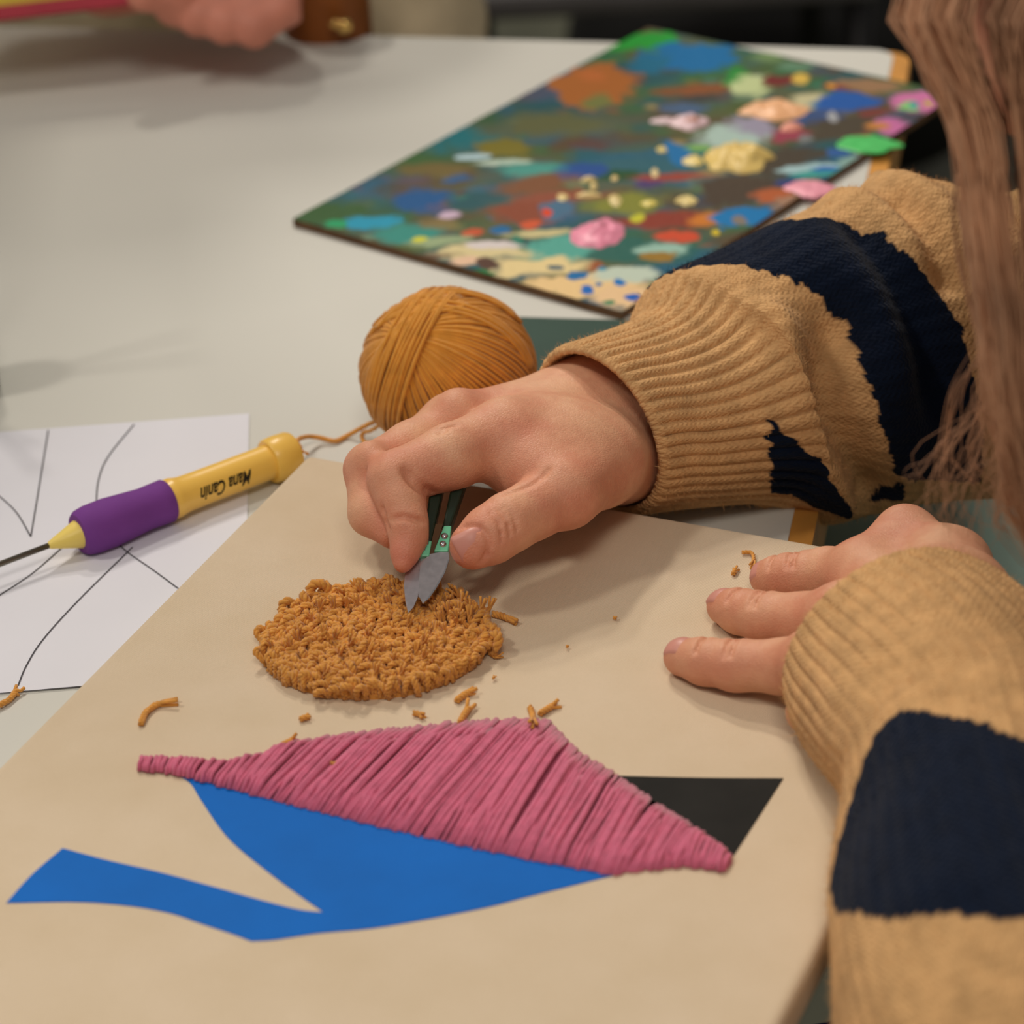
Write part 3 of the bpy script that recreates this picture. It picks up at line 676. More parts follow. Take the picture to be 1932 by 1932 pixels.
plate('handle', [(834, 1002), (850, 1000), (884, 900), (900, 840), (862, 840), (852, 920)], m_dgreen, -.004, .002, snips, .0008, 'dark green handle')
plate('handle_plate', [(782, 1055), (810, 1055), (815, 1026), (796, 1029), (788, 1040)], m_mint, -.002, .0024, snips, .0004, 'mint green plate')
plate('handle_plate', [(819, 1046), (846, 1046), (852, 998), (838, 998)], m_mint, -.002, .0024, snips, .0004, 'mint green plate')
for (u, v) in ((797, 1042), (803, 1031), (836, 1033), (839, 1018)):
    c = SN(u, v) + _sn * .0022; V, Fs = lathe([(0, .0013), (.0005, .0013), (.0009, .0009), (.0011, .0003)], c, c + _sn, 16)
    obj('rivet', me('rivet', V, Fs, m_rivet), snips)
sp_ = spline([SN(826, 900), SN(850, 872), SN(868, 900)], 14); V, Fs = tube(sp_, .0008, 8); obj('spring', me('spring', V, Fs, m_rivet), snips)

# ================================================================== the crafting person
person = thing('person', (.42, 1.0, -.74), 'person in tan and navy knit sweater snipping yarn loops over the canvas', 'person')
t = NT('skin')
a = t.n('ShaderNodeAttribute', attribute_name='red')
n1 = t.ramp(t.noise(70, 5), .35, .65); n2 = t.ramp(t.noise(260, 3), .35, .7)
c1 = t.mix(n1, lin((228, 176, 140)), lin((218, 154, 122)))
c1 = t.mix(t.math('MULTIPLY', a.outputs['Fac'], .75), c1, lin((202, 108, 90)))
c1 = t.mix(t.math('MULTIPLY', n2, .12), c1, lin((170, 98, 76)))
t.l(c1, t.b.inputs['Base Color']); t.b.inputs['Roughness'].default_value = .5; t.b.inputs['Specular IOR Level'].default_value = .35
t.b.inputs['Subsurface Weight'].default_value = .08; t.b.inputs['Subsurface Radius'].default_value = (.004, .0016, .0009); t.b.inputs['Subsurface Scale'].default_value = 1.0
tc = t.n('ShaderNodeTexCoord'); mp = t.n('ShaderNodeMapping'); mp.inputs['Scale'].default_value = (1, 2.2, 1); mp.inputs['Rotation'].default_value = (.3, .4, .6); t.l(tc.outputs['Object'], mp.inputs[0])
vo = t.n('ShaderNodeTexVoronoi', feature='DISTANCE_TO_EDGE'); vo.inputs['Scale'].default_value = 700; t.l(mp.outputs[0], vo.inputs['Vector'])
hh = t.math('ADD', t.math('MULTIPLY', t.ramp(vo.outputs['Distance'], 0, .25), .5), t.noise(500, 4))
t.bump(hh, .28, .0006)
m_skin = t.m
m_nail = mat('finger_nail', (208, 146, 132), .42, .05, 100, spec=.35)
body_V, body_F, body_R = [], [], []
def add_body(fd, reds=()):
    V, Fq = fd.mesh(); R = np.zeros(len(V))
    for p, r, k in reds: R = np.maximum(R, k * np.exp(-((V - p) ** 2).sum(1) / r ** 2))
    off = sum(len(v) for v in body_V); body_V.append(V); body_F.append(Fq + off); body_R.append(R)
def bounds(pts, m=.034):
    q = np.array(pts); return q.min(0) - m, q.max(0) + m

# ---- right hand, pinching the snips
mm = .001
iM, iK, iP, iD, iT = Q(955, 822, 1.048), Q(850, 862, 1.034), Q(746, 903, 1.026), Q(768, 985, 1.019), Q(761, 1046, 1.014)
mM, mP, mD, mT = Q(872, 800, 1.070), Q(697, 886, 1.044), Q(702, 968, 1.034), Q(742, 1000, 1.028)
rM, rP, rD, rT = Q(852, 800, 1.092), Q(715, 885, 1.066), Q(730, 950, 1.056), Q(775, 965, 1.052)
kM, kP, kD = Q(862, 800, 1.112), Q(760, 880, 1.088), Q(790, 930, 1.075)
tT, tI, tM, tC = Q(893, 1030, 1.010), Q(962, 985, 1.016), Q(1066, 930, 1.030), Q(1132, 870, 1.060)
W1, W2 = Q(1126, 766, 1.098), Q(1160, 846, 1.089)
A1, A2 = Q(1330, 690, 1.126), Q(1360, 790, 1.122)
h = .0008
lo_, hi_ = bounds([iP, mP, rP, iT, mT, tT, W1, W2, kM, A1, A2], .03)
palm = Field(lo_, hi_, h)
palm.cone(W1, W2, 17 * mm, 18 * mm, .01); palm.cone(A1, W1, 22 * mm, 17 * mm, .012); palm.cone(A2, W2, 21 * mm, 18 * mm, .012)
palm.cone(W1, mM, 17 * mm, 11.5 * mm, .012); palm.cone(W1 * .6 + W2 * .4, iM, 18 * mm, 13.5 * mm, .012); palm.cone(W1 + CF * .012, rM, 15 * mm, 11 * mm, .012); palm.cone(W1 + CF * .02, kM, 13 * mm, 10 * mm, .012)
palm.cone(W2, tC, 17 * mm, 15 * mm, .012); palm.cone(tC, tM, 15 * mm, 12.8 * mm, .012)
palm.cone(tM * .6 + iM * .4, tC * .5 + iM * .5, 10 * mm, 13 * mm, .014); palm.cone(Q(985, 880, 1.044), Q(1080, 850, 1.056), 12 * mm, 15 * mm, .012)
fing = Field(lo_, hi_, h); tmp = Field(lo_, hi_, h)
tmp.chain([(iM, 13.2 * mm), (iK, 11.9 * mm), (iP, 9.9 * mm)], .003); tmp.chain([(iP, 9.9 * mm), (iP * .5 + iD * .5, 8.6 * mm), (iD, 7.2 * mm), (Q(771, 1014, 1.018), 6.5 * mm), (Q(764, 1044, 1.015), 4.8 * mm), (Q(760, 1064, 1.013), 3.2 * mm)], .003)
fing.merge(tmp, .0007)
tmp = Field(lo_, hi_, h); tmp.chain([(mM, 11.5 * mm), (mM * .45 + mP * .55, 10.2 * mm), (mP, 9.2 * mm)], .003); tmp.chain([(mP, 9.2 * mm), (mD, 8.4 * mm), (mT, 7.0 * mm)], .003); fing.merge(tmp, .0007)
tmp = Field(lo_, hi_, h); tmp.chain([(rM, 11 * mm), (rP, 8.8 * mm), (rD, 8.0 * mm), (rT, 7 * mm)], .003); fing.merge(tmp, .0007)
tmp = Field(lo_, hi_, h); tmp.chain([(kM, 10 * mm), (kP, 8 * mm), (kD, 7 * mm)], .003); fing.merge(tmp, .0007)
palm.merge(fing, .006)
tmp = Field(lo_, hi_, h); tmp.chain([(tC, 15 * mm), (tM, 13 * mm)], .005); tmp.chain([(tM, 12.8 * mm), (tM * .4 + tI * .6, 10.6 * mm), (tI, 10.6 * mm), (tI * .45 + tT * .55, 10.3 * mm), (tT, 8.6 * mm)], .003)
palm.merge(tmp, .0022)
# knuckles and creases
for p, r in ((Q(862, 770, 1.062), .006), (Q(700, 862, 1.036), .0045)): palm.cone(p, p + np.array([0, 0, .0001]), r, r, .008)
def hit(fd, u, v, d0=.90, d1=1.25):           # the first point of the surface along a line of sight
    ds = np.arange(d0, d1, .0004); q = CAM + ray(u, v) * ds[:, None]; i = np.round((q - fd.lo) / fd.h).astype(int)
    ok = ((i >= 0) & (i < fd.n)).all(1); val = np.full(len(ds), 1.0); j = i[ok]; val[ok] = fd.a[j[:, 0], j[:, 1], j[:, 2]]
    k = np.argmax(val < 0); return q[k] if val[k] < 0 else None
def crease(pts, r=.0009, k=.0025):
    for a, b in zip(pts[:-1], pts[1:]): palm.cone(a, b, r, r, k, True)
def line(pts, r=.0004, k=.0016, n=9):
    q = [hit(palm, u, v) for u, v in spline(np.array(pts, float), n)]; q = [x for x in q if x is not None]
    ok = [q[0]] if q else []
    for x in q[1:]:
        if np.linalg.norm(x - ok[-1]) < .008: ok.append(x)
    crease(ok, r, k)
line([(1036, 886), (1012, 908), (985, 922), (950, 932)], .0004, .002)
for c_ in ([(922, 962), (942, 990), (946, 1022)], [(936, 958), (957, 984), (962, 1012)], [(950, 954), (970, 978), (975, 1004)]): line(c_, .00015, .0014)
line([(737, 980), (766, 976), (800, 986)], .0003, .002); line([(764, 888), (790, 918), (826, 934)], .0005, .0035)
line([(822, 812), (845, 806), (862, 804)], .0002, .0015); line([(826, 818), (842, 812)], .0002, .0015)
line([(720, 952), (728, 986), (733, 1000)], .0003, .002)
line([(868, 998), (884, 992), (908, 998), (922, 1016), (922, 1036), (908, 1060)], .0003, .002)
add_body(palm, [(iP, .014, .7), (iD, .010, .5), (iT, .012, .9), (tT, .014, .8), (tM, .02, .55), (mP, .014, .6), (mM + CU * .01, .014, .5), (mT, .012, .8), (Q(1000, 850, 1.03), .02, .5), (Q(1060, 960, 1.02), .02, .5)])
def nail(c, nrm, along, wid, ln, rad, lbl='finger nail'):
    nrm = unit(nrm); along = unit(along - nrm * (along @ nrm)); sd = np.cross(nrm, along); V = []
    nu, nv = 9, 11
    for i in range(nv):
        y = -1 + 2 * i / (nv - 1)
        hw = wid * (1 - .55 * max(0, -y - .2) ** 2) * (1 if y < .6 else 1 - .5 * (y - .6) ** 2)
        for j in range(nu):
            x = -1 + 2 * j / (nu - 1); an = x * hw / rad
            V.append(c + along * (y * ln) + sd * (rad * math.sin(an)) + nrm * (rad * (math.cos(an) - 1) - (y * ln) ** 2 / (2 * rad * 1.1)))
    V = np.array(V); top = V + nrm * .0004; V = np.concatenate([top, V - nrm * .0012])
    g = lambda i, j: i * nu + j
    Fs = [(g(i, j), g(i, j + 1), g(i + 1, j + 1), g(i + 1, j)) for i in range(nv - 1) for j in range(nu - 1)]
    N = nu * nv; rim = [g(0, j) for j in range(nu)] + [g(i, nu - 1) for i in range(1, nv)] + [g(nv - 1, j) for j in range(nu - 2, -1, -1)] + [g(i, 0) for i in range(nv - 2, 0, -1)]
    Fs += [(rim[i], N + rim[i], N + rim[(i + 1) % len(rim)], rim[(i + 1) % len(rim)]) for i in range(len(rim))]
    NAILS.append(me('nail', V, Fs, m_nail))
NAILS = []
tdir = unit(tT - tI)
_nc = hit(palm, 893, 1032); nail(_nc + CF * .0004, -CF * .93 + CR * .06 - CU * .22 - tdir * .1, tdir, .0066, .0058, .0086)

# ---- left hand, flat on the canvas
f1 = [(P(1632, 1085, ZC + .020), 11 * mm), (P(1560, 1082, ZC + .013), 9.2 * mm), (P(1505, 1086, ZC + .0105), 8.4 * mm), (P(1470, 1088, ZC + .0082), 7.6 * mm), (P(1447, 1090, ZC + .0066), 6.4 * mm)]
f2 = [(P(1590, 1165, ZC + .022), 11.5 * mm), (P(1515, 1170, ZC + .0135), 9.4 * mm), (P(1440, 1163, ZC + .0105), 8.8 * mm), (P(1395, 1153, ZC + .0085), 7.9 * mm), (P(1367, 1145, ZC + .0066), 6.5 * mm)]
f3 = [(P(1545, 1250, ZC + .022), 11.5 * mm), (P(1480, 1258, ZC + .013), 9.4 * mm), (P(1388, 1255, ZC + .0102), 8.8 * mm), (P(1330, 1248, ZC + .0085), 8.0 * mm), (P(1288, 1240, ZC + .0066), 6.8 * mm)]
f4 = [(P(1580, 1310, ZC + .020), 10 * mm), (P(1540, 1330, ZC + .012), 8 * mm), (P(1520, 1345, ZC + .008), 6.8 * mm)]
hump = P(1708, 1012, ZC + .024); th2 = P(1650, 1030, ZC + .010)
LW1, LW2 = P(1800, 1150, ZC + .030), P(1660, 1250, ZC + .034); LA1, LA2 = Q(1990, 1430, .885), Q(1850, 1500, .880)
lo_, hi_ = bounds([f1[-1][0], f2[-1][0], f3[-1][0], f4[-1][0], hump, LW1, LW2, LA1, LA2], .03)
pl = Field(lo_, hi_, h)
pl.cone(LW1, LW2, 18 * mm, 18 * mm, .012); pl.cone(LA1, LW1, 22 * mm, 17 * mm, .012); pl.cone(LA2, LW2, 22 * mm, 17 * mm, .012)
for f, k in ((f1, .75), (f2, .55), (f3, .3), (f4, .1)):
    pl.cone(LW1 * k + LW2 * (1 - k), f[0][0], 15 * mm, f[0][1], .014)
pl.cone(hump, P(1790, 1075, ZC + .026), 8.6 * mm, 13 * mm, .012); pl.cone(hump, f1[0][0], 8.0 * mm, 9 * mm, .014); pl.cone(P(1790, 1075, ZC + .026), LW1, 13 * mm, 16 * mm, .012)
fg = Field(lo_, hi_, h)
for f in (f1, f2, f3, f4):
    tmp = Field(lo_, hi_, h); tmp.chain(f, .003); fg.merge(tmp, .0006)
pl.merge(fg, .005)
tmp = Field(lo_, hi_, h); tmp.chain([(hump, 8.4 * mm), (P(1690, 985, .012), 8.6 * mm), (P(1660, 985, -.004), 7.5 * mm)], .003); pl.merge(tmp, .004)
palm = pl
for f in (f1, f2, f3):
    for i, q in ((2, 1.0), (3, .8)):
        c, r = f[i]; d = unit(f[i][0] - f[i - 1][0]); sd = unit(np.cross(d, [0, 0, 1])); upv = np.cross(sd, d)
        if upv[2] < 0: upv = -upv
        for o_ in (-.0012, .0012) if i == 2 else (0,):
            crease([c + d * o_ + (upv * math.cos(a) + sd * math.sin(a)) * (r + .0004) for a in (-.7, 0, .7)], .00045, .0016)
reds = []
for f in (f1, f2, f3): reds += [(f[2][0], .010, .65), (f[-1][0], .011, .6), (f[0][0], .016, .5)]
add_body(pl, reds + [(hump, .02, .5)])
for f in (f1, f2, f3):
    c, r = f[-1]; d = unit(f[-1][0] - f[-2][0]); d = unit(d * [1, 1, .6]); sd = unit(np.cross(d, [0, 0, 1])); upv = np.cross(sd, d)
    if upv[2] < 0: upv = -upv
    nq = unit(upv + d * .22 - CF * .22); nail(c + nq * (r * 1.03) - d * .0008, nq, d, .0054, .0050, .0066)

# ---- head, neck and upper body under the clothes (coarse)
HC = Q(2330, -210, .87)
bd = Field(np.array([.05, .55, -.35]), np.array([.85, 1.45, .55]), .005)
SHR, SHL = np.array([.52, 1.20, .20]), np.array([.52, .80, .20])
bd.cone(HC + np.array([.02, .01, .03]), HC + np.array([-.01, 0, .0]), .088, .080, .03)
fdir = unit(Q(1830, 60, .86) - HC)
bd.cone(HC, Q(2010, 20, .865), .070, .034, .03)
bd.cone(Q(1990, -60, .862), Q(1868, 10, .858), .014, .012, .015)
bd.cone(Q(2000, 90, .866), Q(1952, 110, .868), .020, .017, .02)
bd.cone(HC + np.array([.05, .03, -.02]), np.array([.48, 1.0, .20]), .055, .06, .03)
bd.cone(SHR, SHL, .05, .05, .05); bd.cone(np.array([.52, 1.0, .16]), np.array([.60, 1.0, -.25]), .12, .13, .06)
bd.cone(SHR, Q(2100, 560, 1.17), .045, .038, .03); bd.cone(SHL, Q(2290, 2280, .775), .040, .036, .03)
bd.cone(Q(2100, 560, 1.17), A1, .036, .024, .02); bd.cone(Q(2290, 2280, .775), Q(1950, 1900, .805), .036, .034, .02); bd.cone(Q(1950, 1900, .805), LA1 * .5 + LA2 * .5, .034, .024, .02)
add_body(bd, [(Q(1990, 20, .86), .05, .4)])
bo = obj('body', me('body', np.concatenate(body_V), np.concatenate(body_F), m_skin, True, {'red': np.concatenate(body_R)}), person)
bo['label'] = 'right hand pinching snips, left hand flat with fingers spread'
for nm in NAILS: obj('nail', nm, bo)
fup = unit(CU - fdir * (CU @ fdir)); fsd = np.cross(fdir, fup)
m_eye = mat('eye_white', (226, 220, 212), .3, .03, 50); m_iris = mat('brown_iris', (70, 46, 30), .3, .1, 200); m_lip = mat('lip', (176, 88, 84), .45, .08, 100)
for sgn in (-1, 1):
    c = HC + fdir * .060 + fup * .006 + fsd * (sgn * .031); V, Fs = lathe([(-.011, .002), (-.008, .0075), (0, .011), (.006, .0092), (.0095, .005), (.0108, .0015)], c, c + fdir, 20)
    ey = obj('eye', me('eye', V, Fs, m_eye), bo); V, Fs = lathe([(.0088, .0055), (.0104, .0045), (.0112, .001)], c, c + fdir - fup * .2, 16); obj('iris', me('iris', V, Fs, m_iris), bo)
    V, Fs = tube(spline([c + fup * .020 + fsd * (sgn * -.014) + fdir * .014, c + fup * .024 + fdir * .012, c + fup * .018 + fsd * (sgn * .018) + fdir * .002], 10), .0022, 6); obj('eyebrow', me('eyebrow', V, Fs, m_iris), bo)
mc_ = Q(1950, 72, .866)
for dv in (-.004, .004): V, Fs = tube(spline([mc_ - fsd * .02 + fup * dv * .3, mc_ + fdir * .008 + fup * dv, mc_ + fsd * .02 + fup * dv * .3], 12), [.001, .003, .0042, .005, .0052, .0054, .0054, .0052, .005, .0042, .003, .001], 8); obj('lip', me('lip', V, Fs, m_lip), bo)

# ---- knitted sweater
def sleeve_grid(rings, n, m, folds, ribs, cuff, amp, clampf=None):
    R = np.array(rings, float)
    A = np.array([Q(r[0], r[1], r[4]) for r in R]); B = np.array([Q(r[2], r[3], r[4]) for r in R])
    A, B, rb = spline(A, n), spline(B, n), spline(R[:, 5:6], n)[:, 0]
    c = (A + B) / 2; e1 = (A - B) / 2; tg = np.gradient(c, axis=0); tg /= np.linalg.norm(tg, axis=1)[:, None]
    for _ in range(3): tg[1:-1] = (tg[:-2] + tg[1:-1] * 2 + tg[2:]) / 4
    tg /= np.linalg.norm(tg, axis=1)[:, None]
    e2 = np.cross(tg, e1); e2 /= np.linalg.norm(e2, axis=1)[:, None]; e2 *= np.where((e2 @ CF) > 0, -1, 1)[:, None]
    s = np.concatenate([[0], np.cumsum(np.linalg.norm(np.diff(c, axis=0), axis=1))])
    th = np.linspace(0, 2 * math.pi, m, endpoint=False)
    S_, TH = np.meshgrid(s, th, indexing='ij')
    rad = e1[:, None] * np.cos(TH)[..., None] + e2[:, None] * (np.sin(TH) * rb[:, None])[..., None]
    nrm = rad / np.linalg.norm(rad, axis=2, keepdims=True)
    disp = folds(S_, TH)
    kf = np.clip((cuff + .004 - S_) / .008, 0, 1)
    disp = disp + kf * amp * (np.abs(np.cos(TH * ribs / 2)) ** .5 - .7) + (1 - kf) * .0002 * np.cos(TH * ribs * 1.0)
    disp = disp * np.clip(S_ / .004 + .15, 0, 1) - .0018 * np.clip(1 - S_ / .0025, 0, 1) ** 2
    G = c[:, None] + rad + nrm * disp[..., None]
    if clampf is not None: G = clampf(G)
    return G, s, th, c
def on_things(G):
    x, y = G[..., 0], G[..., 1]
    rel = np.stack([x, y], -1) - TC; ta, tb = rel @ _d1, rel @ _d2
    ins = np.clip(np.minimum(ta, tb) / .02, 0, 1)
    relc = np.stack([x, y], -1) - c0; ca, cb = relc @ ce, relc @ cdn
    inc = np.clip(np.minimum(np.minimum(ca, CWID - ca), cb) / .006 + 1, 0, 1)
    floor_ = np.maximum(np.where(ins > 0, .002 - (1 - ins) * .03, -9), np.where(inc > 0, ZC + .002 - (1 - inc) * .02, -9))
    G = G.copy(); d = floor_ - G[..., 2]; G[..., 2] = np.where(d > -.004, G[..., 2] + np.maximum(d, 0) * 1.0 + np.maximum(0, .004 - np.abs(d)) * .25, G[..., 2])
    return G
def ridge(S_, TH, s0, t0, s1, t1, w_, a):    # a fold along a line in (s, angle)
    L2 = (s1 - s0) ** 2 + ((t1 - t0) * .045) ** 2
    q = np.clip(((S_ - s0) * (s1 - s0) + (TH - t0) * (t1 - t0) * .045 ** 2) / L2, 0, 1)
    d2 = (S_ - s0 - q * (s1 - s0)) ** 2 + ((TH - t0 - q * (t1 - t0)) * .045) ** 2
    return a * np.exp(-d2 / w_ ** 2)
RIGHT = [(1040, 662, 1216, 964, 1.085, .036), (1110, 640, 1300, 954, 1.095, .037), (1205, 598, 1425, 948, 1.106, .039), (1240, 528, 1500, 962, 1.115, .046),
         (1330, 484, 1590, 985, 1.125, .052), (1500, 407, 1680, 962, 1.140, .055), (1620, 380, 1780, 945, 1.150, .056), (1720, 345, 1880, 940, 1.160, .056),
         (1840, 372, 1990, 930, 1.170, .058), (1990, 330, 2150, 890, 1.170, .058), (2190, 180, 2330, 760, 1.150, .06)]
LEFT = [(1850, 1080, 1492, 1338, .945, .034), (1930, 1122, 1510, 1395, .930, .037), (2010, 1205, 1558, 1462, .910, .042), (2080, 1335, 1598, 1540, .890, .046),
        (2120, 1485, 1574, 1650, .865, .048), (2150, 1645, 1560, 1760, .840, .05), (2200, 1820, 1560, 1900, .815, .05), (2260, 2000, 1600, 2080, .790, .05), (2330, 2200, 1700, 2300, .770, .05), (2500, 2350, 1950, 2560, .76, .05)]
def folds_r(S_, TH):
    d = (fbm(np.stack([S_ * 22, np.cos(TH) * 1.6, np.sin(TH) * 1.6], -1), 61, 3) - .5) * .008 * np.clip((S_ - .05) / .03, 0, 1)
    for (s0, t0), (s1, t1) in zip(((.076, 1.30), (.066, 1.64), (.0625, 2.02), (.067, 2.42)), ((.066, 1.64), (.0625, 2.02), (.067, 2.42), (.082, 2.78))):
        d = np.maximum(d, ridge(S_, TH, s0 - .008, t0, s1 - .008, t1, .010, .008))      # the puff hanging over the cuff
    v_ = 0
    for (s0, t0), (s1, t1) in zip(((.092, 1.35), (.082, 1.66), (.078, 2.04), (.085, 2.45)), ((.082, 1.66), (.078, 2.04), (.085, 2.45), (.096, 2.8))):
        v_ = np.maximum(v_, ridge(S_, TH, s0, t0, s1, t1, .011, .014))                  # the deep fold behind it
    d = d - v_
    d -= ridge(S_, TH, .124, .75, .1235, 1.9, .009, .008); d += ridge(S_, TH, .108, .6, .109, 1.7, .014, .005)
    d += ridge(S_, TH, .136, .2, .138, .95, .010, .007); d -= ridge(S_, TH, .1485, .5, .146, 1.2, .006, .008); d += ridge(S_, TH, .158, .0, .156, 1.1, .010, .008)
    return d
def folds_l(S_, TH):
    return (fbm(np.stack([S_ * 18, np.cos(TH) * 1.4, np.sin(TH) * 1.4], -1), 71, 3) - .5) * .010 * np.clip((S_ - .02) / .03, 0, 1)
TAN, NAVY = L3((212, 168, 116)), L3((12, 24, 44))
def inpoly(x, y, poly):
    r = np.zeros(x.shape, bool); n = len(poly)
    for i in range(n):
        (x0, y0), (x1, y1) = poly[i], poly[(i + 1) % n]
        with np.errstate(divide='ignore', invalid='ignore'):
            r ^= ((y0 > y) != (y1 > y)) & (x < (x1 - x0) * (y - y0) / (y1 - y0) + x0)
    return r
# navy areas of the knit in (length along the sleeve, angle round it)
PATCH_R = [[(0.0568, -1.6), (0.0608, 0.048), (0.0654, 0.314), (0.0716, 0.483), (0.0779, 0.689), (0.0825, 0.846), (0.0878, 0.955), (0.094, 1.1), (0.0984, 1.317), (0.0962, 1.559), (0.094, 1.776), (0.094, 2.03), (0.0984, 2.332), (0.1052, 2.55), (0.1516, 2.719), (0.146, 2.175), (0.1436, 1.776), (0.1436, 1.547), (0.142, 1.39), (0.138, 1.196), (0.1332, 1.003), (0.1307, 0.761), (0.122, 0.556), (0.1075, 0.507), (0.0975, -1.6)], [(0.0453, 1.933), (0.044, 2.235), (0.0466, 2.864), (0.0654, 2.948), (0.0736, 2.84), (0.0962, 3.105), (0.0608, 2.513), (0.05, 2.235)], [(0.1041, 2.84), (0.1097, 2.61), (0.1162, 2.852), (0.1018, 3.021)]]
PATCH_L = [[(0.086, 2.183), (0.086, 1.963), (0.1006, 1.587), (0.117, 1.194), (0.117, 0.754), (0.1743, 1.068), (0.1833, 1.524), (0.1782, 1.869), (0.1731, 2.152), (0.147, 2.702), (0.1288, 2.843), (0.1135, 2.749), (0.0982, 2.513), (0.0897, 2.293)]]

t = NT('fuzzy_knit')
ac = t.n('ShaderNodeAttribute', attribute_name='Col'); ak = t.n('ShaderNodeAttribute', attribute_name='knit')
sp = t.n('ShaderNodeSeparateXYZ'); t.l(ak.outputs['Vector'], sp.inputs[0])
colu = t.math('FRACT', sp.outputs[1]); tri = t.math('ABSOLUTE', t.math('SUBTRACT', colu, .5))
row = t.math('SINE', t.math('MULTIPLY', t.math('ADD', sp.outputs[0], t.math('MULTIPLY', tri, 1.4)), 2 * math.pi))
hgt = t.math('ADD', t.math('MULTIPLY', row, .5), t.math('MULTIPLY', t.math('SINE', t.math('MULTIPLY', colu, math.pi)), .5))
fz = t.noise(900, 4); hgt = t.math('ADD', hgt, t.math('MULTIPLY', fz, 2.4))
t.bump(hgt, .42, .0009)
shade = t.mix(t.ramp(t.noise(120, 5), .3, .7), (.82, .82, .82, 1), (1.12, 1.12, 1.12, 1))
t.l(t.mix(1.0, ac.outputs['Color'], shade, 'MULTIPLY'), t.b.inputs['Base Color'])
t.b.inputs['Roughness'].default_value = .95; t.b.inputs['Specular IOR Level'].default_value = .05; t.b.inputs['Sheen Weight'].default_value = .06; t.b.inputs['Sheen Roughness'].default_value = .6
m_knit = t.m
sw = Field(np.array([.15, .50, -.32]), np.array([.85, 1.4, .36]), .006)
sw.cone(SHR, SHL, .07, .07, .05); sw.cone(np.array([.52, 1.0, .14]), np.array([.60, 1.0, -.25]), .15, .16, .06)
sw.cone(SHR, Q(2240, 480, 1.165), .068, .058, .03); sw.cone(SHL, Q(2330, 2330, .775), .068, .056, .03)
V, Fq = sw.mesh()
st = np.where((np.sin(V[:, 2] * 30) > .2)[:, None], TAN, NAVY)
sweater = obj('sweater', me('sweater', V, Fq, m_knit, True, {'Col': st}, np.stack([V[:, 2] / .0026, np.arctan2(V[:, 1] - 1, V[:, 0] - .56) * 60], 1)), person)
sweater['label'] = 'tan knit sweater with navy patches'
def make_sleeve(rings, n, m, folds, ribs, cuff, amp, patches, clampf, lbl, seed):
    G, s, th, c = sleeve_grid(rings, n, m, folds, ribs, cuff, amp, clampf)
    inner = []
    for k, (f, back) in enumerate(((.95, .0), (.93, .006), (.92, .018))):       # the inside of the cuff
        i = min(n - 1, int(np.searchsorted(s, back))); inner.append(c[i] + (G[i] - c[i]) * f)
    G2 = np.concatenate([np.array(inner[::-1]), G]); s2 = np.concatenate([[.018, .006, 0], s])
    nn = len(G2); V = G2.reshape(-1, 3)
    S2, TH2 = np.meshgrid(s2, th, indexing='ij')
    per = np.linalg.norm(G[n // 2] - np.roll(G[n // 2], 1, 0), axis=1).sum()
    jag = (noise(np.stack([S2 * 500, TH2 * 16, S2 * 0], -1), seed) - .5) * .0022
    jag2 = (noise(np.stack([S2 * 500, TH2 * 16, S2 * 0 + 9], -1), seed) - .5) * .05
    colr = np.zeros(S2.shape)
    for poly in patches: colr = np.maximum(colr, (inpoly(S2 + jag, TH2 + jag2, poly) | inpoly(S2 + jag, TH2 + jag2 - 2 * math.pi, poly)).astype(float))
    colr[:3] = 0
    Cc = TAN * (1 - colr.reshape(-1, 1)) + NAVY * colr.reshape(-1, 1)
    idx = np.arange(nn * m).reshape(nn, m); j2 = np.roll(idx, -1, 1)
    Fq = np.stack([idx[:-1], j2[:-1], j2[1:], idx[1:]], -1).reshape(-1, 4)
    q = V[Fq[len(Fq) // 2]]; fn = np.cross(q[1] - q[0], q[2] - q[0])
    if fn @ (q.mean(0) - c[n // 2]) < 0: Fq = Fq[:, ::-1]
    kn = np.stack([S2.ravel() / .0026, TH2.ravel() / (2 * math.pi) * round(per / .0034)], 1)
    so_ = obj('sleeve', me('sleeve', V, Fq, m_knit, True, {'Col': Cc}, kn), sweater); so_['label'] = lbl
    # loose fibres standing off the knit
    r = np.random.default_rng(seed); N = 16000; fi = r.integers(0, len(Fq), N); w_ = r.random((N, 4)); w_ /= w_.sum(1, keepdims=True)
    p = (V[Fq[fi]] * w_[..., None]).sum(1); e1 = V[Fq[fi, 1]] - V[Fq[fi, 0]]; e2 = V[Fq[fi, 2]] - V[Fq[fi, 1]]
    nv = np.cross(e1, e2); nv /= np.linalg.norm(nv, axis=1)[:, None] + 1e-12
    dr = nv * .8 + r.normal(0, .7, (N, 3)); dr /= np.linalg.norm(dr, axis=1)[:, None]
    ln = r.uniform(.0008, .0026, (N, 1)); sdv = np.cross(dr, r.normal(0, 1, (N, 3))); sdv /= np.linalg.norm(sdv, axis=1)[:, None]
    bend = p + dr * ln * .6 + nv * .0002; tipv = bend + (dr + r.normal(0, .6, (N, 3))) * ln * .5
    FV = np.stack([p - sdv * 6e-5, p + sdv * 6e-5, bend + sdv * 5e-5, bend - sdv * 5e-5, tipv], 1).reshape(-1, 3)
    b = np.arange(N)[:, None] * 5; tri_ = np.concatenate([b + np.array([0, 1, 2]), b + np.array([0, 2, 3]), b + np.array([3, 2, 4])]).astype(np.int32)
    fz_ = obj('fuzz', me('fuzz', FV, tri_, m_fuzz, False, {'Col': np.repeat(Cc[Fq[fi, 0]] * 1.05, 5, 0)}), sweater); fz_['kind'] = 'stuff'
m_fuzz = attr_mat('wool_fibre', .95, .05)
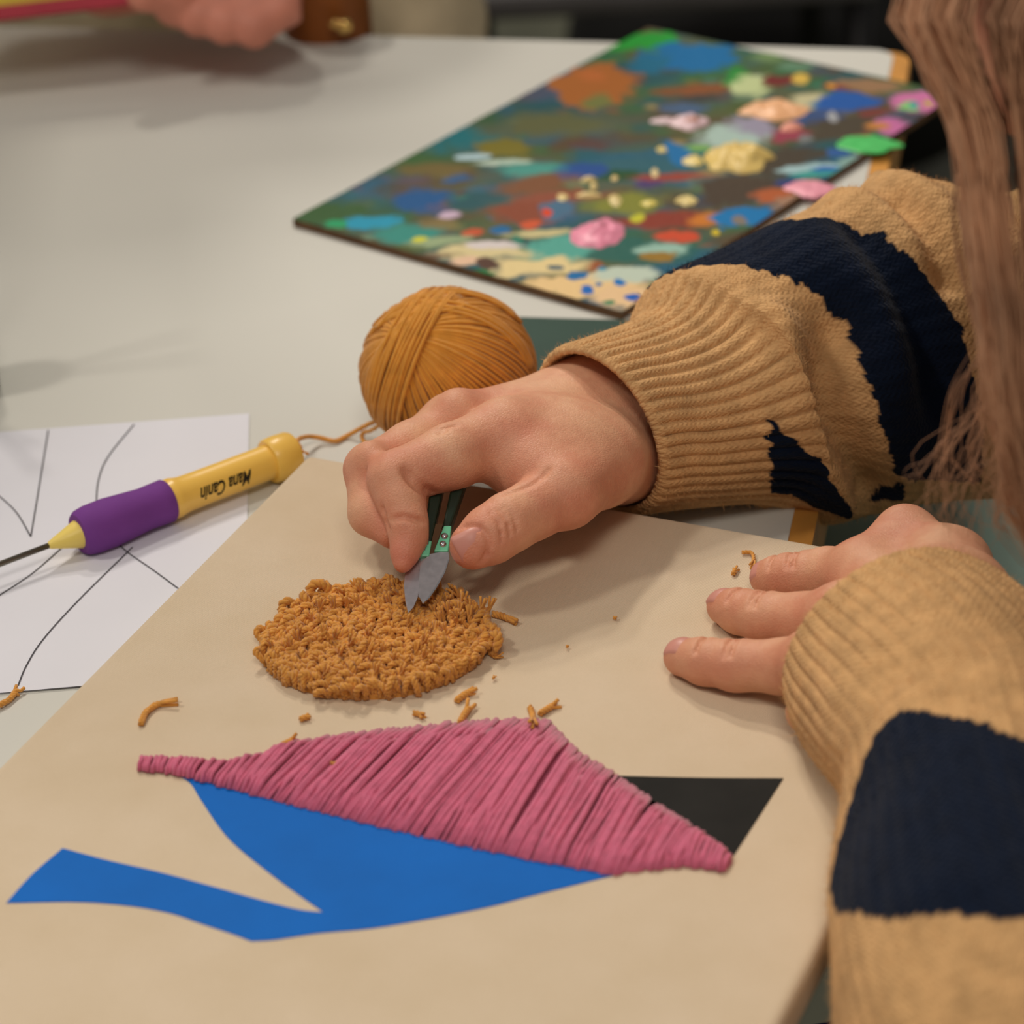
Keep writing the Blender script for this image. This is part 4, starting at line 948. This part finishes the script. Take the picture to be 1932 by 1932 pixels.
make_sleeve(RIGHT, 330, 520, folds_r, 46, .062, .0024, PATCH_R, on_things, 'tan sleeve with ribbed cuff and navy band on the snipping arm', 5)
make_sleeve(LEFT, 240, 400, folds_l, 46, .045, .0014, PATCH_L, on_things, 'out of focus tan sleeve with square navy patch', 6)

# ---- apron and trousers
m_apron = mat('teal_apron', (128, 150, 142), .85, .15, 25, .2, 800)
m_jeans = mat('blue_trousers', (20, 46, 170), .85, .2, 30, .2, 800)
tr = Field(np.array([.0, .60, -.42]), np.array([.80, 1.42, -.05]), .006)
tr.cone(np.array([.66, .88, -.24]), np.array([.10, .80, -.22]), .09, .07, .03); tr.cone(np.array([.66, 1.12, -.24]), np.array([.10, 1.22, -.22]), .09, .07, .03)
V, Fq = tr.mesh(); obj('trousers', me('trousers', V, Fq, m_jeans), person)['label'] = 'bright blue trousers'
gx, gy = np.meshgrid(np.linspace(.115, .62, 50), np.linspace(.835, 1.38, 60), indexing='ij')
gz = -.145 - .02 * np.cos((gy - 1.02) * 12) + .012 * (fbm(np.stack([gx * 9, gy * 9, gx * 0], -1), 81) - .5)
top = np.stack([gx, gy, gz + .02], -1).reshape(-1, 3); bot = top - [0, 0, .004]
idx = np.arange(3000).reshape(50, 60); Fq = np.stack([idx[:-1, :-1], idx[1:, :-1], idx[1:, 1:], idx[:-1, 1:]], -1).reshape(-1, 4)
rim = list(idx[0, :]) + list(idx[1:, -1]) + list(idx[-1, -2::-1]) + list(idx[-2:0:-1, 0])
sides_ = np.array([(rim[i], rim[(i + 1) % len(rim)], rim[(i + 1) % len(rim)] + 3000, rim[i] + 3000) for i in range(len(rim))])
obj('apron', me('apron', np.concatenate([top, bot]), np.concatenate([Fq, Fq[:, ::-1] + 3000, sides_]), m_apron), person)['label'] = 'grey teal apron over the lap'

# ---- long hair
m_hair = mat('light_brown_hair', (186, 138, 104), .45, .35, 25, spec=.4)
mb = MB(); r = random.Random(3)
def strand(pts, rad, n=22, jit=.0025):
    q = spline([Q(*p) for p in pts], n); ph_ = [r.uniform(0, 6.3) for _ in range(3)]
    tt = np.linspace(0, 1, n); q = q + np.stack([np.sin(tt * 7 + ph_[k]) * jit * tt for k in range(3)], 1)
    mb.tube(q, rad * (1 - .6 * tt ** 3), 4)
for i in range(330):
    q = r.random()
    if .40 < q < .62: q = r.uniform(0, .38) if r.random() < .6 else r.uniform(.66, 1)
    d = .78 + .05 * r.random(); j = lambda a: r.gauss(0, a)
    strand([(2330 + q * 160, -800 + j(20), d + .08), (2130 + q * 330, -640 + j(20), d + .02), (1980 + q * 420, -420 + j(20), d + .005), (1790 + q * 330 + j(12), -150, d + .01), (1705 + q * 280 + j(16), 10, d), (1752 + q * 235 + j(12), 130, d), (1806 + q * 190 + j(10), 260, d), (1822 + q * 180 + j(10), 420, d),
            (1858 + q * 150 + j(9), 620, d), (1878 + q * 140 + j(12), 800, d), (1918 + q * 150 + j(25), 960 + j(30), d + .01), (1990 + q * 150, 1090 + j(40), d + .02)], .00042)
for i in range(60):
    d = .84 + .06 * r.random(); j = lambda a: r.gauss(0, a); e = r.random()
    x1 = 1760 + e * 190
    strand([(1850 + e * 90 + j(8), 480, d), (1858 + e * 80 + j(8), 620, d), (1840 + e * 90 + j(22), 740, d), (1795 + e * 130 + j(34), 850, d), (x1 + j(40), 930 + j(26), d), (x1 + 10 + j(30), 1000 + j(20), d)], .00013, 22, .002)
for pts in ([(1862, 560, .85), (1850, 660, .85), (1806, 740, .85), (1785, 820, .86), (1778, 900, .86), (1790, 985, .86)], [(1800, 810, .87), (1770, 850, .87), (1735, 880, .87), (1705, 905, .87)]):
    for k in range(4): strand([(u + r.gauss(0, 5), v + r.gauss(0, 5), d) for u, v, d in pts], .00016, 22, .001)
cap = Field(HC - .16, HC + .2, .004)
cap.cone(HC - fdir * .030 + np.array([.0, .0, .022]), HC - fdir * .035 + np.array([.01, .01, -.02]), .098, .092, .03)
cap.cone(HC - fdir * .06 + np.array([0, 0, -.02]), HC - fdir * .09 + np.array([.02, .02, -.16]), .07, .055, .04)
V, Fq = cap.mesh(); V = V + .004 * (fbm(V * np.array([160, 160, 12]), 33, 2)[:, None] - .5); mb.add(V, [tuple(f) for f in Fq])
hcc = HC - fdir * .030 + np.array([0, 0, .012]); fh = unit(fdir * [1, 1, 0]); fs_ = np.array([-fh[1], fh[0], 0])
for i in range(620):                # hair combed from the crown over the cap
    az = r.uniform(.95, 2 * math.pi - .95); hd_ = fh * math.cos(az) + fs_ * math.sin(az); top_ = unit(np.array([0, 0, 1.0]) + fh * r.uniform(-.5, .55) + hd_ * .1)
    el = r.uniform(-.5, -.1); end_ = unit(hd_ * math.cos(el) + np.array([0, 0, math.sin(el)])); kk = np.linspace(0, 1, 12)[:, None]
    dd = top_ * (1 - kk) + end_ * kk; dd /= np.linalg.norm(dd, axis=1)[:, None]; q_ = hcc + dd * np.array([.101, .101, .112]) * r.uniform(.99, 1.05)
    if math.cos(az) < -.1: q_ = np.vstack([q_, q_[-1] + np.array([0, 0, -.05]) + hd_ * .004, q_[-1] + np.array([0, 0, -.12]) + hd_ * .002])
    mb.tube(q_, .0011, 4)
obj('hair', mb.get('hair', m_hair), person)['label'] = 'long light brown hair hanging in front of the arm'

# ================================================================== background
# person across the table
p2 = thing('person', (-.35, 1.9, -.74), 'blurred person in cream sweater with a pink hand above the far table edge', 'person')
fd = Field(np.array([-.62, 1.36, -.06]), np.array([-.10, 1.95, .30]), .002)
K = lambda u, v, d: Q(u, v, d)
w0 = K(300, -150, 1.60)
fd.cone(K(430, -60, 1.56), w0, .030, .027, .02)
for k, (du, dv) in enumerate(((0, 0), (-55, -8), (-105, -22), (-150, -42))):
    a0, a1, a2, a3 = K(520 + du, -40 + dv, 1.545), K(536 + du, 8 + dv, 1.52), K(478 + du, 52 + dv, 1.515), K(440 + du, 20 + dv, 1.53)
    fd.chain([(a0, .0125), (a1, .0118), (a2, .0105), (a3, .009)], .004)
fd.chain([(K(200, -60, 1.55), .024), (K(120, -110, 1.58), .022)], .008); fd.cone(K(430, -60, 1.56), K(200, -60, 1.55), .022, .024, .01)
fd.chain([(K(380, -20, 1.53), .013), (K(330, -10, 1.51), .011), (K(270, -8, 1.50), .009)], .004)
fd.chain([(w0, .027), (K(330, -420, 1.78), .035)], .01)
V, Fq = fd.mesh(); m_skin2 = mat('pink_skin', (204, 132, 112), .5, .1, 60)
b2 = obj('body', me('body', V, Fq, m_skin2), p2); b2['label'] = 'pink curled hand'
sw = Field(np.array([-.75, 1.45, -.5]), np.array([.12, 2.25, .62]), .006)
sw.cone(np.array([-.50, 1.76, .40]), np.array([-.12, 1.76, .40]), .075, .075, .04); sw.cone(np.array([-.31, 1.80, .34]), np.array([-.31, 2.0, -.32]), .13, .14, .06)
sw.cone(np.array([-.09, 1.80, .36]), np.array([-.048, 1.80, .10]), .055, .050, .03); sw.cone(np.array([-.048, 1.80, .10]), np.array([-.044, 1.78, -.20]), .046, .046, .03)
sw.cone(np.array([-.50, 1.76, .38]), K(330, -420, 1.78), .06, .05, .03)
V, Fq = sw.mesh(); V = V + .014 * (fbm(V * 22, 91)[:, None] - .5)
m_cream = mat('cream_wool', (222, 204, 170), .9, .1, 40, .4, 300)
obj('sweater', me('sweater', V, Fq, m_cream), p2)['label'] = 'cream sweater'
hd = Field(np.array([-.48, 1.45, .36]), np.array([-.12, 1.95, .86]), .006)
hd.cone(np.array([-.30, 1.66, .70]), np.array([-.30, 1.62, .60]), .088, .07, .03); hd.cone(np.array([-.30, 1.76, .46]), np.array([-.30, 1.70, .58]), .055, .05, .03); hd.cone(np.array([-.30, 1.55, .62]), np.array([-.30, 1.54, .60]), .012, .014, .01)
V, Fq = hd.mesh(); obj('head', me('head', V, Fq, m_skin2), p2)
# brown leather bag beyond the edge with a gold clasp
m_leather = mat('brown_leather', (132, 74, 26), .45, .2, 30, .3, 300)
m_goldm = mat('gold_metal', (240, 200, 120), .18, .05, 30, metal=1)
bagc = Q(620, 25, 1.60); bag = thing('leather_bag', (bagc[0], bagc[1], -.15), 'brown leather bag with gold clasp behind the far table edge', 'bag')
fd = Field(bagc - [.09, .08, .14], bagc + [.09, .09, .12], .003)
fd.cone(bagc + [-.006, .0, .05], bagc + [-.006, .0, -.09], .018, .020, .02); fd.cone(bagc + [.006, .0, .05], bagc + [.004, .0, -.09], .016, .020, .02)
V, Fq = fd.mesh(); obj('pouch', me('pouch', V, Fq, m_leather), bag)
cl_ = Q(650, 38, 1.578)
for dx, rr in ((0, .0045), (-.005, .0032)):
    V, Fs = lathe([(0, rr * .5), (rr * .4, rr), (rr, rr), (rr * 1.4, rr * .5)], cl_ + [dx, -.006, -dx * .3], cl_ + [dx, -.02, 0], 16); obj('clasp', me('clasp', V, Fs, m_goldm), bag)
# yellow notebook with red edge held over the table
m_yc = mat('yellow_card', (206, 178, 60), .6, .1, 30); m_rc = mat('red_card', (170, 50, 66), .6, .1, 30)
nb0, nb1 = Q(-260, 60, 1.50), Q(372, -14, 1.52)
bx_ = unit(nb1 - nb0); upn = unit(CU - bx_ * (CU @ bx_)); nn = np.cross(bx_, upn); L = np.linalg.norm(nb1 - nb0)
nbk = thing('notebook', (nb0 + nb1) / 2, 'blurred yellow notebook with red lower edge at the upper left', 'notebook')
mb = MB(); mb.box((nb0 + nb1) / 2 + upn * .05, bx_ * L / 2, upn * .047, nn * .003); obj('cover', mb.get('cover', m_yc, False), nbk)
mb = MB(); mb.box((nb0 + nb1) / 2 + upn * .001, bx_ * L / 2, upn * .0034, nn * .004); obj('spine', mb.get('spine', m_rc, False), nbk)
# chair behind the far table edge
m_ch = mat('grey_seat', (92, 90, 92), .6, .1, 20); m_blk = mat('black_steel', (16, 16, 18), .4, .1, 20)
chc = P(1270, 20, -.3); ch = thing('chair', (chc[0], chc[1] + .2, -.74), 'dark chair with grey seat behind the far table edge', 'chair')
mb = MB(); mb.box([chc[0], chc[1] + .22, -.30], [.19, 0, 0], [0, .19, 0], [0, 0, .015]); bevel(obj('seat', mb.get('seat', m_ch, False), ch), .012)
mb = MB(); mb.box([chc[0], chc[1] + .40, .05], [.18, 0, 0], [0, .012, 0], [0, 0, .14]); bevel(obj('backrest', mb.get('backrest', m_ch, False), ch), .01)
for dx, dy in ((-.17, .05), (.17, .05), (-.17, .40), (.17, .40)):
    mb = MB(); mb.tube([(chc[0] + dx, chc[1] + dy, -.74), (chc[0] + dx, chc[1] + dy, .02 if dy > .2 else -.31)], .012, 12); obj('leg', mb.get('leg', m_blk), ch)
bb = P(1500, 15, -.45); bp = thing('backpack', (bb[0], bb[1] + .2, -.74), 'black backpack on the floor behind the table', 'backpack')
fd = Field(bb - [.25, .1, .33], bb + [.3, .5, .3], .008); fd.cone(bb + [-.08, .2, -.12], bb + [.12, .22, -.12], .15, .15, .05); fd.cone(bb + [-.05, .22, .05], bb + [.1, .22, .05], .11, .11, .06)
V, Fq = fd.mesh(); obj('pack', me('pack', V, Fq, mat('black_nylon', (20, 20, 20), .7, .2, 30)), bp)
# green glass jar with brushes at the left edge of the frame
jc = P(-62, 735, 0); jar = thing('glass_jar', jc, 'green glass jar holding two brushes, barely peeking in at the left edge', 'jar')
m_gl = NT('green_glass'); m_gl.b.inputs['Base Color'].default_value = lin((150, 190, 165)); m_gl.b.inputs['Transmission Weight'].default_value = .9; m_gl.b.inputs['Roughness'].default_value = .08
V, Fs = lathe([(0.0002, .006), (.0003, .0135), (.002, .0145), (.045, .0145), (.05, .0128), (.055, .0128), (.055, .0112), (.046, .0118), (.004, .0125), (.0035, .003)], jc, jc + [0, .0001, 1], 32); obj('jar', me('jar', V, Fs, m_gl.m), jar)
for dx, dy in ((.016, .012), (.02, -.006)):
    br = thing('paint_brush', jc + [0, 0, .004], 'wooden brush leaning farther back in the green glass jar' if dy > 0 else 'wooden brush leaning nearer in the green glass jar', 'brush', 'brushes in the glass jar')
    a, b = jc + [-dx * .4, -dy * .4, .006], jc + [dx, dy, .105]
    mb = MB(); mb.tube(spline([a, (a + b) / 2, b], 8), [.0015, .0018, .002, .0021, .002, .0018, .0018, .0018], 10); obj('handle', mb.get('handle', m_band), br)
    mb = MB(); mb.tube(spline([b, b + unit(b - a) * .008, b + unit(b - a) * .018], 6), [.0024, .0024, .0022, .0026, .0024, .0006], 10); obj('bristles', mb.get('bristles', m_ply), br)
